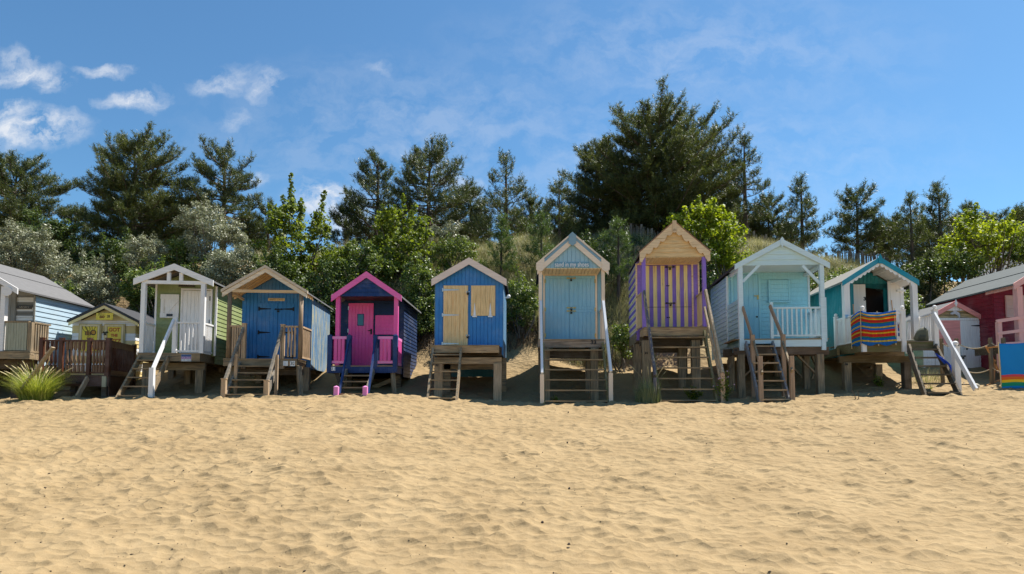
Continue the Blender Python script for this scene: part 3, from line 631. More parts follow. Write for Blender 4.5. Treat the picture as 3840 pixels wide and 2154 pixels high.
# ================================================================ hut 33: pale blue, sand in my shoes
h = Hut(6, 385, 18.3, 0, "pale blue beach hut numbered 33 with cream trim and 'sand in my shoes' gable board")
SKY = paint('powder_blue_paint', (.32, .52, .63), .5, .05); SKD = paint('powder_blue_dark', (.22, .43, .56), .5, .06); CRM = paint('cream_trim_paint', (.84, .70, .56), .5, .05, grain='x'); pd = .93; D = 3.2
xa, za = h.q(384, 75); xl, zl = h.q(112, 310); xr, zr = h.q(664, 312); zl = zr = (zl + zr) / 2; k = (za - zl) / (xr - xa); zd = h.zz(893); zs = h.zz(340)
wl = h.x(150, pd, 600) - .03; wr = h.x(608, pd, 600); g = gable_z(xa, za - .08, k)
h.part('wall', hull(h, wl, wr, zd - .25, xa, za - .1, k, pd, D, SKY), SKY)
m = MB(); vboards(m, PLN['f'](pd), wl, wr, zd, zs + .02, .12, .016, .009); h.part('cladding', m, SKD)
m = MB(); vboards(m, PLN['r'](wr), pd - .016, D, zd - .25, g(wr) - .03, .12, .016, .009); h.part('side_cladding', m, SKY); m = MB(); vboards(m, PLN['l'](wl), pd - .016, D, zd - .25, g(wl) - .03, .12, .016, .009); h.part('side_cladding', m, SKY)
G = gable_z(xa, za - .07, k); h.part('gable', MB().poly([(h.x(150), zs), (h.x(612), zs), (h.x(612), G(h.x(612))), (xa, za - .07), (h.x(150), G(h.x(150)))], .05, .1), SKY)
m = MB(); vboards(m, PLN['f'](.05), h.x(150), h.x(612), zs, lambda u: G(u) - .01, .125, .016, .009); h.part('gable_boards', m, SKY)
m = MB(); n = 16
for i in range(n):
    a = h.x(150) + (h.x(612) - h.x(150)) * i / n; b = a + (h.x(612) - h.x(150)) / n - .01; m.box(a, b, .03, pd - .018, zs - .03, zs - .004)
h.part('soffit', m, paint('soffit_pine', (.80, .62, .36), .6, .1, grain='y'))
roof(h, xa, za, xl, zl, xr, zr, .05, .0, D + .1, DFELT)
h.part('bargeboard', chev(MB(), xa, za + .03, xl - .02, zl + .02, xr + .02, zr + .02, .06, -.055, -.002), CRM)
h.part('bargeboard', chev(MB(), xa, za - .031, xl + .22, zl + .22 * k - .041, xr - .22, zr + .22 * k - .041, .10, -.04, -.002), paint('trim_blue', (.22, .36, .46), .5, .05, grain='x'))
h.part('bargeboard', chev(MB(), xa, za - .132, xl, zl - .142, xr, zr - .142, .19, -.035, -.002), CRM)
for sx, X in ((1, xl), (-1, xr)): h.part('bargeboard_end', MB().hexa([(X - sx * .03, -.054, zl - .2), (X + sx * .22, -.054, zl - .2 + .22 * k), (X + sx * .22, -.054, zl + .02 + .22 * k), (X - sx * .03, -.054, zl + .02)], [(X - sx * .03, -.036, zl - .2), (X + sx * .22, -.036, zl - .2 + .22 * k), (X + sx * .22, -.036, zl + .02 + .22 * k), (X - sx * .03, -.036, zl + .02)]).tube([(X + sx * .09, -.056, zl - .115), (X + sx * .09, -.001, zl - .115)], .12, 16), CRM)
kx, kw = xa, .115; kz0, kz1 = h.zz(175), h.zz(76)
h.part('finial_board', MB().poly([(kx - kw, kz0 + .08), (kx, kz0), (kx + kw, kz0 + .08), (kx + kw, gable_z(xa, za + .03, k)(xa + kw)), (kx, za + .035), (kx - kw, gable_z(xa, za + .03, k)(xa + kw))], -.075, -.056), _mc['trim_blue'])
a = h.q(243, 335); b = h.q(518, 295)
sign(h, a[0], b[0], a[1], b[1], .03, paint('sign_blue_board', (.16, .33, .45), .5, .03, grain='x'), 'sand in my shoes', WHITE, .2, 1.02, name='name_board', bold=.0015)
for u in (137, 622): post(h, h.x(u, .06, 500), .06, zd - .15, zs - .03, .10, CRM if u < 300 else paint('cream_upright', (.80, .64, .49), .5, .05))
x0, z1 = h.q(165, 403, pd); x1 = h.x(567, pd, 500); xm = h.x(360, pd, 600)
m = MB().box(x0 - .03, x0 + .03, pd - .06, pd - .017, zd, z1).box(x1 - .03, x1 + .03, pd - .06, pd - .017, zd, z1).box(x0 - .03, x1 + .03, pd - .062, pd - .017, z1 + .001, z1 + .055); h.part('door_frame', m, _mc['cream_upright'])
z1 -= .01; zm = h.zz(665, pd); DB = paint('door_blue', (.25, .52, .72), .5, .05)
for n_, (a, b) in enumerate(((x0 + .034, xm - .004), (xm + .004, x1 - .034))):
    dd = h.part('door', MB().box(a, b, pd - .042, pd - .018, zd + .01, z1), DB); m = MB()
    if n_ == 0: vboards(m, PLN['f'](pd - .042), a + .01, b - .01, zd + .03, z1 - .09, .125, .01, .010); m.box(a, b, pd - .053, pd - .0425, z1 - .085, z1)
    else:
        vboards(m, PLN['f'](pd - .042), a + .01, b - .01, zd + .03, zm - .09, .125, .01, .010); vboards(m, PLN['f'](pd - .042), a + .01, b - .01, zm + .09, z1 - .09, .125, .01, .010)
        m.box(a, b, pd - .053, pd - .0425, z1 - .085, z1).box(a, b, pd - .053, pd - .0425, zm + .004, zm + .085).box(a, b, pd - .053, pd - .0425, zm - .085, zm - .004)
    h.part('door_boards', m, DB, dd)
    for v in (447, 665, 865): h.part('hinge', MB().box((a if n_ == 0 else b) - .02, (a if n_ == 0 else b) + .02, pd - .066, pd - .0545, h.zz(v, pd) - .06, h.zz(v, pd) + .06), BRASS, dd)
    if n_:
        for v in (428, 655, 680): padlock(h, dd, xm + .06, h.zz(v, pd) - .02, pd - .055, w=.15)
deck(h, h.x(118), h.x(632), -.03, pd + .02, zd, RAW, .22, paint('mauve_grey_timber', (0.351, 0.27, 0.203), .8, .2, .3, (.15, .11, .08), 'x'))
h.part('floor_frame', MB().box(wl - .02, wr + .02, pd + .04, D, zd - .30, zd - .02), DARKW); h.part('beam', MB().box(h.x(120, .4), h.x(630, .4), .35, .47, zd - .55, zd - .26), DARKW)
text_mesh('lettering', '33', INK, h.root, (h.x(549, -.05, 918), -.055 + .03, h.zz(918, -.03)), .17, .002, .17, .006)
for u, y in ((182, -.1), (560, -.1), (508, 1.0), (150, 1.0), (150, 2.7), (590, 2.7)): stilt(h, h.x(u, min(y, 1.0), 1200), y if y > 0 else .1, zd - .26, .22 if y < 0 else .18, RAWV)
run = 1.2; stairs(h, h.x(160), h.x(616), zd - .05, 6, run, RAW, paint('mossy_timber', (.22, .18, .09), .85, .2, .4, (.16, .17, .06), 'z'), wstr=.055, first=.28, xl2=h.x(165, -run, 1350), xr2=h.x(662, -run, 1350))
WHB = paint('cool_white_paint', (.74, .76, .80), .45, .04)
for u, v0, ub, vb, uq in ((140, 605, 150, 1165, 150), (622, 605, 683, 1155, 681)):
    xt = h.x(u, 0, 600); xb, zb_ = h.q(uq, vb, -run)
    post(h, xb, -run, h.g(xb, -run) - .2, zb_, .11, _mc['cream_upright'], 'newel_post'); handrail(h, (xt, -.03, h.zz(v0)), (xb, -run - .04, zb_ + .02), .07, .12, WHB)
zr1 = h.zz(640); railing(h, (h.x(622, .06), .12), (wr - .03, pd - .05), zr1, zd + .04, 7, _mc['cream_upright'], _mc['cream_upright'], bw=.04)
railing(h, (h.x(137, .06), .12), (wl + .0, pd - .05), zr1, zd + .04, 7, _mc['cream_upright'], _mc['cream_upright'], bw=.04)
# ================================================================ hut 34: purple and cream stripes
h = Hut(7, 425, 18.2, -3, 'tall purple and cream striped beach hut with scalloped pine gable over weathered handrails')
PUR = paint('purple_paint', (.28, .17, .62), .55, .08, .12, (.3, .2, .3)); CRY = (.88, .70, .30); PCR = paint('pine_trim', (.84, .62, .38), .6, .1, .12, (.5, .32, .15), 'x')
pd = .95; D = 3.0
xa, za = h.q(425, 62); xl, zl = h.q(172, 285); xr, zr = h.q(688, 283); zl = zr = (zl + zr) / 2; k = (za - zl) / (xr - xa); zd = h.zz(832); zs = h.zz(314)
wl = h.x(150, pd, 600); wr = h.x(606, pd, 600); g = gable_z(xa, za - .1, k)
h.part('wall', hull(h, wl, wr, zd - .3, xa, za - .12, k, pd, D, PUR), PUR)
m = MB(); hboards(m, PLN['f'](pd), zd, zs, lambda z: (wl, wr), .11, .018); h.part('weatherboard', m, PUR)
STR = paint('striped_side_paint', (0.203, 0.121, 0.513), .65, .1, .15, (.3, .25, .2), 'y', stripes=('Z', .25, .02, (.72, .56, .33)))
m = MB(); hboards(m, PLN['l'](wl), zd - .3, g(wl) - .03, lambda z: (pd + .02, D), .125, .018); h.part('striped_side', m, STR, label='side wall of level purple and cream stripes')
m = MB(); hboards(m, PLN['r'](wr), zd - .3, g(wr) - .03, lambda z: (pd + .02, D), .125, .018); h.part('striped_side', m, STR, label='side wall of level purple and cream stripes')
for x in (wl, wr): h.part('corner_trim', MB().box(x - .025, x + .025, pd - .03, pd + .018, zd, zs - .0), PCR)
G = gable_z(xa, za - .07, k); gl, gr_ = h.x(196), h.x(655)
h.part('gable', MB().poly([(gl, zs), (gr_, zs), (gr_, G(gr_)), (xa, za - .07), (gl, G(gl))], .05, .09), PCR)
m = MB(); hboards(m, PLN['f'](.05), zs, za - .12, lambda z: (max(gl, xa - (za - .07 - z) / k), min(gr_, xa + (za - .07 - z) / k)), .135, .02); h.part('gable_boards', m, paint('gable_pine', (.84, .58, .28), .6, .12, .15, (.55, .33, .12), 'x'))
m = MB(); n = 17
for i in range(n):
    a = gl + (gr_ - gl) * i / n; m.box(a, a + (gr_ - gl) / n - .01, .03, pd - .02, zs - .03, zs - .004)
h.part('soffit', m, paint('soffit_gold', (.80, .58, .30), .65, .12, grain='y'))
roof(h, xa, za, xl, zl, xr, zr, .05, .0, D + .1, paint('red_brown_felt', (.14, .09, .07), .9, .2))
h.part('roof_edge', chev(MB(), xa, za + .03, xl - .02, zl + .015, xr + .02, zr + .015, .035, -.05, -.001), paint('roof_edge_red', (.30, .16, .10), .8, .1, grain='x'))
# scalloped bargeboards
def scallop(xa, za, xe, ze, w0, n, amp, y0, y1):
    m = MB(); N = n * 8; dx = (xe - xa) / N
    for i in range(N):
        t0, t1 = i / N, (i + 1) / N
        f = lambda t: w0 + amp * (abs(math.sin(math.pi * n * t)) - .5) + (.05 if t > .9 else 0)
        X0, X1 = xa + (xe - xa) * t0, xa + (xe - xa) * t1; Z0, Z1 = za + (ze - za) * t0, za + (ze - za) * t1
        m.hexa([(X0, y0, Z0 - f(t0)), (X1, y0, Z1 - f(t1)), (X1, y0, Z1), (X0, y0, Z0)], [(X0, y1, Z0 - f(t0)), (X1, y1, Z1 - f(t1)), (X1, y1, Z1), (X0, y1, Z0)])
    return m
for xe in (xl, xr): h.part('scalloped_bargeboard', scallop(xa, za - .008, xe, zl - .01, .27, 5, .10, -.04, -.002), PCR)
h.part('finial_board', MB().box(xa - .06, xa + .06, -.07, -.041, h.zz(132), za + .02).tube([(xa, -.07, h.zz(132)), (xa, -.041, h.zz(132))], .058, 14), paint('finial_pine', (.72, .52, .32), .6, .1))
for u in (203, 645): post(h, h.x(u, .06, 500), .06, zd - .02, zs - .03, .11, PUR)
x0, z1 = h.q(213, 388, pd); x1 = h.x(550, pd, 500); xm = h.x(378, pd, 600); PUX = _mc['pine_trim']
h.part('lintel', MB().box(wl + .03, wr - .03, pd - .045, pd - .019, z1 + .03, z1 + .09), PUX)
h.part('door_frame', MB().box(x1 + .005, x1 + .06, pd - .044, pd - .019, zd, z1 + .028), PCR)
per = (x1 - x0) / 6
for n_, (a, b) in enumerate(((x0, xm - .004), (xm + .004, x1))):
    DST = paint('striped_door_paint', (.24, .15, .56), .55, .07, .1, (.4, .25, .2), 'z', stripes=('X', per, -(x0) + per * .5, CRY))
    dd = h.part('door', MB().box(a, b, pd - .04, pd - .019, zd + .01, z1), DST, label='door of upright purple and cream stripes')
    m = MB(); vboards(m, PLN['f'](pd - .04), a + .002, b - .002, zd + .02, z1 - .003, per / 2, .01, .006); h.part('door_boards', m, DST, dd)
    h.part('door_ledge', MB().box(a + .01, b - .01, pd - .0525, pd - .0505, h.zz(690, pd), h.zz(687, pd)), IRON, dd)
    if n_:
        for v in (404, 668): padlock(h, dd, xm + .07, h.zz(v, pd), pd - .052, IRON, w=.16)
    for v in (533, 765): h.part('knob', MB().ball((xm + (.03 if n_ else -.03), pd - .06, h.zz(v, pd)), .02), IRON, dd)
deck(h, h.x(200), h.x(668), -.03, pd + .02, zd, RAW, .24, TB); h.part('floor_frame', MB().box(wl - .03, wr + .03, pd + .03, D, zd - .36, zd - .05), paint('brown_frame', (.20, .14, .09), .8, .2, grain='y'))
h.part('beam', MB().box(h.x(170, .5), h.x(628, .5), .45, .58, h.zz(970, .5), h.zz(905, .5)), DARKW); h.part('beam', MB().box(h.x(110, 1.2), h.x(520, 1.2), 1.2, 1.3, h.zz(1020, 1.2), h.zz(975, 1.2)), DARKW)
for u, y in ((222, .1), (582, .1), (155, 1.2), (480, 1.2), (200, 2.6), (560, 2.6)): stilt(h, h.x(u, min(y, 1.2), 1100), y, zd - .4, .24 if y < 1 else .22, RAWV)
text_mesh('lettering', '34', INK, h.root, (h.x(220, 0, 1024), -.03, h.zz(1024, -.02)), .1, .002, .10, .004)
run = 1.25; xs1 = h.x(640); stairs(h, h.x(240), xs1, zd - .05, 7, run, RAW, _mc['mossy_timber'], wstr=.06, first=.27, xl2=h.x(328, -run, 1333), xr2=h.x(738, -run, 1320))
OLD = paint('flaking_old_rail', (.50, .40, .28), .8, .25, .7, (.10, .10, .13), 'z')
xq, zq = h.q(286, 1190, -run); handrail(h, (h.x(203, 0, 570), -.04, h.zz(572)), (xq, -run, zq), .06, .13, OLD)
h.part('stair_post', MB().bar((xq, -run + .03, zq - .05), (xq, -run + .03, h.g(xq, -run) - .2), .09, .09), OLD)
xq, zq = h.q(780, 1172, -run); SUNW = paint('sun_bleached_rail', (.60, .46, .30), .8, .2, .3, (.32, .24, .16), 'z')
handrail(h, (h.x(652, 0, 565), -.04, h.zz(567)), (xq, -run, zq), .06, .12, SUNW); handrail(h, (h.x(650, 0, 690) - .02, -.02, h.zz(690)), (xq - .05, -run, zq - .2), .05, .08, SUNW)
post(h, xq, -run + .02, h.g(xq, -run) - .2, zq, .11, paint('pink_pine_post', (.62, .40, .25), .7, .1), 'newel_post')
for (u0, v0, u1, v1, x0_) in ((198, 575, 155, 605, 0), (638, 563, 592, 602, 1)):
    railing(h, (h.x(u0, .12, 650), .12), (h.x(u1, pd - .03, 650), pd - .05), h.zz(568), zd + .03, 7, RAWX, paint('cream_baluster', (.62, .47, .27), .7, .12), bw=.045)

# ================================================================ hut 35: pale aqua with big porch
h = Hut(8, 640, 18.0, -4, 'pale aqua weatherboard beach hut with a wide open porch and white balustrade')
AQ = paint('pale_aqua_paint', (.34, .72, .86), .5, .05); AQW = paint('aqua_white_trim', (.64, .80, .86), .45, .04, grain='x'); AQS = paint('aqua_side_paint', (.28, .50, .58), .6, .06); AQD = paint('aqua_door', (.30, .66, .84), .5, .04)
pd = 1.35; D = 3.6
xa, za = h.q(637, 85); xl, zl = h.q(250, 278); xr, zr = h.q(1030, 295); zl = zr = (zl + zr) / 2; k = (za - zl) / (xr - xa); zd = h.zz(898); zs = h.zz(295)
wl = h.x(192, pd, 600); wr = h.x(860, pd, 600); g = gable_z(xa, za - .1, k)
h.part('wall', hull(h, wl, wr, zd - .2, xa, za - .12, k, pd, D, AQ), AQ)
m = MB(); hboards(m, PLN['f'](pd), zd, g(wr) - .02, lambda z: (wl, wr), .135, .022); hboards(m, PLN['f'](pd), g(wr), za - .2, lambda z: (max(wl, xa - (za - .1 - z) / k), min(wr, xa + (za - .1 - z) / k)), .135, .022); h.part('weatherboard', m, AQ)
m = MB(); hboards(m, PLN['l'](wl), zd - .4, g(wl) - .03, lambda z: (pd + .02, D), .14, .022); h.part('weatherboard', m, AQS)
m = MB(); hboards(m, PLN['r'](wr), zd - .2, g(wr) - .03, lambda z: (pd + .02, D), .14, .022); h.part('weatherboard', m, AQ)
for x in (wl, wr): h.part('corner_trim', MB().box(x - .03, x + .03, pd - .04, pd + .018, zd, g(x) - .02), AQW)
G = gable_z(xa, za - .07, k); gl, gr_ = xl + .12, xr - .12
h.part('gable', MB().poly([(gl, zs), (gr_, zs), (gr_, max(zs + .02, G(gr_))), (xa, za - .07), (gl, max(zs + .02, G(gl)))], .05, .08), AQW)
m = MB(); hboards(m, PLN['f'](.05), zs, za - .12, lambda z: (max(gl, xa - (za - .07 - z) / k), min(gr_, xa + (za - .07 - z) / k)), .15, .024); h.part('gable_boards', m, paint('gable_aqua', (.62, .80, .82), .5, .04, grain='x'))
h.part('porch_ceiling', MB().box(gl, gr_, .09, pd - .03, zs + .05, zs + .07), AQW)
roof(h, xa, za, xl, zl, xr, zr, .06, .0, D + .15, DFELT)
h.part('bargeboard', chev(MB(), xa, za + .012, xl, zl + .01, xr, zr + .01, .17, -.04, -.002), AQW)
h.part('finial_board', MB().poly([(xa, za - .26), (xa + .06, za - .12), (xa + .05, za + .0), (xa, za + .07), (xa - .05, za + .0), (xa - .06, za - .12)], -.065, -.041), AQW)
pl_, pr_ = h.x(304, .06, 800), h.x(972, .06, 700)
post(h, pl_, .06, zd - .35, zs - .002, .13, AQW); post(h, pr_, .06, zd - .35, zs - .002, .12, AQW)
h.part('plate_beam', MB().box(gr_ - .14, gr_ - .06, .12, pd, zs - .1, zs - .002), AQW); h.part('plate_beam', MB().box(gl + .06, gl + .14, .12, pd, zs - .1, zs - .002), AQW)
for (u0, v0, u1, v1) in ((455, 292, 318, 432), (808, 300, 955, 448)):
    a = h.q(u0, v0, .05); b = h.q(u1, v1, .05); h.part('brace', MB().bar((a[0], .06, a[1]), (b[0], .06, b[1]), .05, .08), AQW)
zlow = h.zz(565)
m = MB(); hboards(m, PLN['l'](pl_ - .04), zd - .35, zlow, lambda z: (.10, pd), .14, .022); m.box(pl_ - .038, pl_ + .01, .13, pd - .04, zd - .3, zlow); lw = h.part('porch_side_wall', m, AQS)
# door, shutter
x0, z1 = h.q(235, 376, pd); x1 = h.x(443, pd, 500)
m = MB().box(x0 - .07, x0, pd - .06, pd - .024, zd, z1).box(x1, x1 + .07, pd - .06, pd - .024, zd, z1).box(x0 - .07, x1 + .07, pd - .062, pd - .024, z1 + .001, z1 + .07); h.part('door_frame', m, AQ)
dd = h.part('door', MB().box(x0 + .006, x1 - .006, pd - .045, pd - .024, zd + .01, z1 - .006), AQD); m = MB(); vboards(m, PLN['f'](pd - .045), x0 + .03, x1 - .02, zd + .02, h.zz(655, pd), .16, .008, .010); vboards(m, PLN['f'](pd - .045), x0 + .03, x1 - .02, h.zz(650, pd), z1 - .03, .16, .008, .010); h.part('door_boards', m, AQD, dd)
a = h.q(405, 560, pd); h.part('handle', MB().box(a[0], a[0] + .14, pd - .085, pd - .07, a[1] + .02, a[1] + .045).box(a[0] + .1, a[0] + .15, pd - .072, pd - .0535, a[1] - .08, a[1] + .06), BRASS, dd)
a = h.q(430, 722, pd); h.part('lock', MB().tube([(a[0], pd - .07, a[1]), (a[0], pd - .0535, a[1])], .03, 10), IRON, dd)
a = h.q(527, 592, pd); b = h.q(693, 422, pd)
sh = h.part('shutter', MB().box(a[0], b[0], pd - .08, pd - .024, a[1], b[1]), AQ); m = MB(); hboards(m, PLN['f'](pd - .08), a[1] + .01, b[1] - .01, lambda z: (a[0] + .04, b[0] - .04), .135, .02); h.part('shutter_boards', m, AQ, sh)
for X in (a[0] - .01, b[0] - .04): h.part('shutter_trim', MB().box(X, X + .05, pd - .11, pd - .081, a[1] - .01, b[1] + .01), AQ, sh)
h.part('sill', MB().box(a[0] - .02, b[0] + .0, pd - .13, pd - .024, a[1] - .06, a[1] - .012), AQ, sh)
nx_ = h.x(556, .05, 750); zr1 = h.zz(640); zr0 = h.zz(880)
post(h, nx_, .06, zd - .32, h.zz(600), .08, AQW, 'newel_post')
railing(h, (nx_ + .04, .06), (pr_ - .06, .06), zr1, zr0, 9, AQW, AQW, .045, .045, .05)
railing(h, (pr_, .13), (wr - .02, pd - .05), zr1, zr0, 10, AQW, AQW, .045, .045, .05)
h.part('outer_rail_post', MB().box(pr_ + .065, pr_ + .10, .0, .12, zd - .1, h.zz(565)), AQW)
deck(h, h.x(250), h.x(1020), .0, pd, zd - .002, RAW, .0, TB)
h.part('fascia', MB().box(pl_ + .07, nx_ - .045, .02, .055, h.zz(940), h.zz(903)), AQW); h.part('fascia', MB().box(nx_ + .045, pr_ - .065, .02, .055, h.zz(965), h.zz(908)), AQW)
h.part('beam', MB().box(h.x(245, .1, 1000), h.x(1022, .1, 1000), .065, .17, h.zz(1030, .07), h.zz(970, .07)), paint('brown_beam', (.17, .115, .075), .8, .2, grain='x')); h.part('floor_frame', MB().box(wl, wr, pd, D, zd - .3, zd - .03), DARKW)
h.part('beam', MB().box(h.x(160, .9, 1000), h.x(1000, .9, 1000), .85, .97, h.zz(1045, .9), h.zz(985, .9)), DARKW)
for u, y in ((303, .12), (950, .12), (838, .9), (225, .9), (300, 2.2), (700, 2.2), (900, 3.0)): stilt(h, h.x(u, min(y, 1.), 1150), y, h.zz(1030, .1), .17 if y > .5 else .19, RAWV)
for (u0, v0, u1, v1, y) in ((770, 1040, 945, 1215, .3), (955, 1045, 885, 1230, .8), (700, 1100, 800, 1215, .9), (885, 1045, 945, 1170, .9), (240, 1040, 205, 1180, .5), (420, 1120, 310, 1225, .5), (530, 1080, 420, 1180, .9)):
    a = h.q(u0, v0, y); b = h.q(u1, v1, y); h.part('brace', MB().bar((a[0], y, a[1]), (b[0], y, b[1]), .045, .1, up=(0, 1, 0)), RAWV)
text_mesh('lettering', '35', INK, h.root, (h.x(265, 0, 992), .063, h.zz(992, .06)), .08, .002, .08, .004)
run = 1.55; TAN = paint('new_tan_timber', (.42, .28, .18), .7, .15, .1, (.3, .2, .13), 'z'); TANX = paint('new_tan_tread', (.48, .34, .20), .7, .15, .1, (.3, .2, .12), 'x')
xL, xR = h.x(335), h.x(550); xL2, xR2 = h.x(455, -run, 1350), h.x(705, -run, 1350)
stairs(h, xL, xR, zd - .03, 7, run, TANX, paint('blue_grey_stringer', (.26, .26, .27), .7, .15, .3, (.2, .15, .1)), wstr=.05, first=.2, xl2=xL2, xr2=xR2)
for (uu_, vt, vb, y, s_) in ((397, 868, 1335, -.62, 0), (460, 1042, 1365, -run, 0), (648, 865, 1325, -.62, 1), (717, 1040, 1355, -run, 1)):
    x, z = h.q(uu_, vt, y); post(h, x, y, h.g(x, y) - .2, z, .11, TAN, 'stair_post')
for (p, y0, q, y1) in (((318, 640), .0, (392, 880), -.6), ((408, 925), -.68, (478, 1185), -run - .1), ((540, 628), .0, (645, 885), -.6), ((645, 930), -.68, (722, 1165), -run - .1)):
    a = h.q(*p, y0); b = h.q(*q, y1); handrail(h, (a[0], y0, a[1]), (b[0], y1, b[1]), .045, .10, TAN if p[1] < 700 else RAWV)

# ================================================================ hut 36: teal, open doors, angled deck
h = Hut(9, 645, 18.4, -3, 'teal beach hut with scalloped white trim and white doors standing open')
TEAL = paint('teal_paint', (.014, .22, .25), .5, .07); TEB = paint('teal_bargeboard', (.016, .27, .38), .45, .05, grain='x'); pd = 1.0; D = 3.6
xa, za = h.q(641, 115); xl, zl = h.q(291, 330); xr, zr = h.q(1006, 340); zl = zr = (zl + zr) / 2; k = (za - zl) / (xr - xa); zd = h.zz(925)
wl = h.x(318, pd, 700) - .12; wr = h.x(862, pd, 600); g = gable_z(xa, za - .1, k)
x0 = h.x(345, pd, 500); x1 = h.x(850, pd, 500); xo0 = h.x(510, pd, 500); xo1 = h.x(684, pd, 500); zt = h.zz(368, pd)
m = MB().poly([(wl, zt), (wr, zt), (wr, g(wr)), (xa, za - .12), (wl, g(wl))], pd, pd + .05)
m.box(wl, xo0 - .003, pd, pd + .05, zd - .1, zt - .001).box(xo1 + .003, wr, pd, pd + .05, zd - .1, zt - .001)
m.box(wl, wl + .04, pd + .051, D, zd - .3, g(wl)).box(wr - .04, wr, pd + .051, D, zd - .3, g(wr)).poly([(wl, zd - .3), (wr, zd - .3), (wr, g(wr)), (xa, za - .12), (wl, g(wl))], D + .001, D + .05)
h.part('wall', m, TEAL); h.part('shade_backing', MB().box(wl + .04, wr - .04, 2.0, 2.05, zd, za - .5), simple('interior_shade', (.05, .03, .025), .9)); h.part('inner_floor', MB().box(wl + .04, wr - .04, pd + .06, D, zd - .05, zd), DARKW)  # added backing close behind the doorway, interior shade put into its dark colour
m = MB(); vboards(m, PLN['f'](pd), wl, wr, zt + .04, lambda u: g(u) - .01, .12, .014, .009); h.part('cladding', m, TEAL)
m = MB(); vboards(m, PLN['l'](wl), .16, D, zd - .3, g(wl) - .03, .12, .014, .009); h.part('side_cladding', m, TEAL); h.part('porch_side_wall', MB().box(wl + .001, wl + .03, .16, pd - .002, zd - .25, g(wl) - .04), TEAL)
m = MB(); vboards(m, PLN['r'](wr), pd, D, zd - .3, g(wr) - .03, .12, .014, .009); h.part('side_cladding', m, TEAL)
roof(h, xa, za, xl, zl, xr, zr, .05, .0, D + .1, simple('pale_roof_felt', (.26, .25, .22), .95, 0, .1))
m = MB()
for i in range(6):
    for sx in (1, -1):
        t0 = .04 + i * .155; X0 = xa + sx * (xr - xa) * t0; X1 = xa + sx * (xr - xa) * (t0 + .15); Gz = gable_z(xa, za - .052, k)
        m.hexa([(X0, .03, Gz(X0)), (X1, .03, Gz(X1)), (X1, .03, Gz(X1) - .012), (X0, .03, Gz(X0) - .012)], [(X0, pd - .02, Gz(X0)), (X1, pd - .02, Gz(X1)), (X1, pd - .02, Gz(X1) - .012), (X0, pd - .02, Gz(X0) - .012)])
h.part('roof_lining', m, WHITE)
for t in (.28, .68):
    X = xa + (xr - xa) * t; Zq = gable_z(xa, za - .11, k)(X); h.part('purlin', MB().box(X - .03, X + .03, .05, pd - .03, Zq - .05, Zq + .045), WHITE)
h.part('bargeboard', chev(MB(), xa, za + .012, xl, zl + .01, xr, zr + .01, .16, -.045, -.018), TEB)
for xe in (xl, xr): h.part('scalloped_trim', scallop(xa, za - .10, xe - (.12 if xe > 0 else -.12), zl - .10 + .12 * k, .13, 8, .055, -.016, -.002), WHITE)
h.part('finial_board', MB().poly([(xa - .05, za - .2), (xa + .05, za - .2), (xa + .05, za - .0), (xa, za + .10), (xa - .05, za - .0)], -.07, -.046), TEB)
WHP = paint('warm_white_post', (.80, .77, .74), .45, .04)
zp0 = zd - .3
pL, pR = h.x(332, .06, 600), h.x(968, .06, 600); Gp = gable_z(xa, za - .06, k)
post(h, pL, .06, zd, Gp(pL) - .01, .17, WHP); post(h, pR, .06, zd, Gp(pR) - .01, .15, WHP)
h.part('plate_beam', MB().box(wr - .0, pR - .08, pd - .2, pd - .14, g(pR) - .16, g(pR) - .1), WHITE)
# doors: left leaf flat, right leaf swung half open
dl = h.part('door', MB().box(x0, xo0 - .01, pd - .05, pd - .016, zd + .01, zt), WHP); m = MB(); vboards(m, PLN['f'](pd - .05), x0 + .01, xo0 - .02, zd + .02, zt - .01, .12, .006, .007); h.part('door_boards', m, WHP, dl)
text_mesh('lettering', '3', INK, dl, (h.x(497, pd, 505), pd - .0575, h.zz(505, pd)), .15, .002, .075, .008)
W_ = x1 - xo1; hinge_p = Vector((x1 + .02, pd - .05, 0)); ang = R(-12)
def swing(x, y, z):
    c, s_ = math.cos(ang), math.sin(ang); return (hinge_p.x - x * c - y * s_, hinge_p.y + x * s_ * 1 - y * c, z)
zt2 = h.zz(345, pd - .1)
m = MB().hexa([swing(0, 0, zd + .01), swing(W_, 0, zd + .01), swing(W_, .035, zd + .01), swing(0, .035, zd + .01)], [swing(0, 0, zt2), swing(W_, 0, zt2), swing(W_, .035, zt2), swing(0, .035, zt2)])
dr2 = h.part('door', m, WHP, label='white door leaf swung open towards the deck'); m = MB()
for a in (.06, W_ - .14): m.hexa([swing(a, .036, zd + .05), swing(a + .08, .036, zd + .05), swing(a + .08, .05, zd + .05), swing(a, .05, zd + .05)], [swing(a, .036, zt2 - .05), swing(a + .08, .036, zt2 - .05), swing(a + .08, .05, zt2 - .05), swing(a, .05, zt2 - .05)])
h.part('door_ledge', m, WHP, dr2)
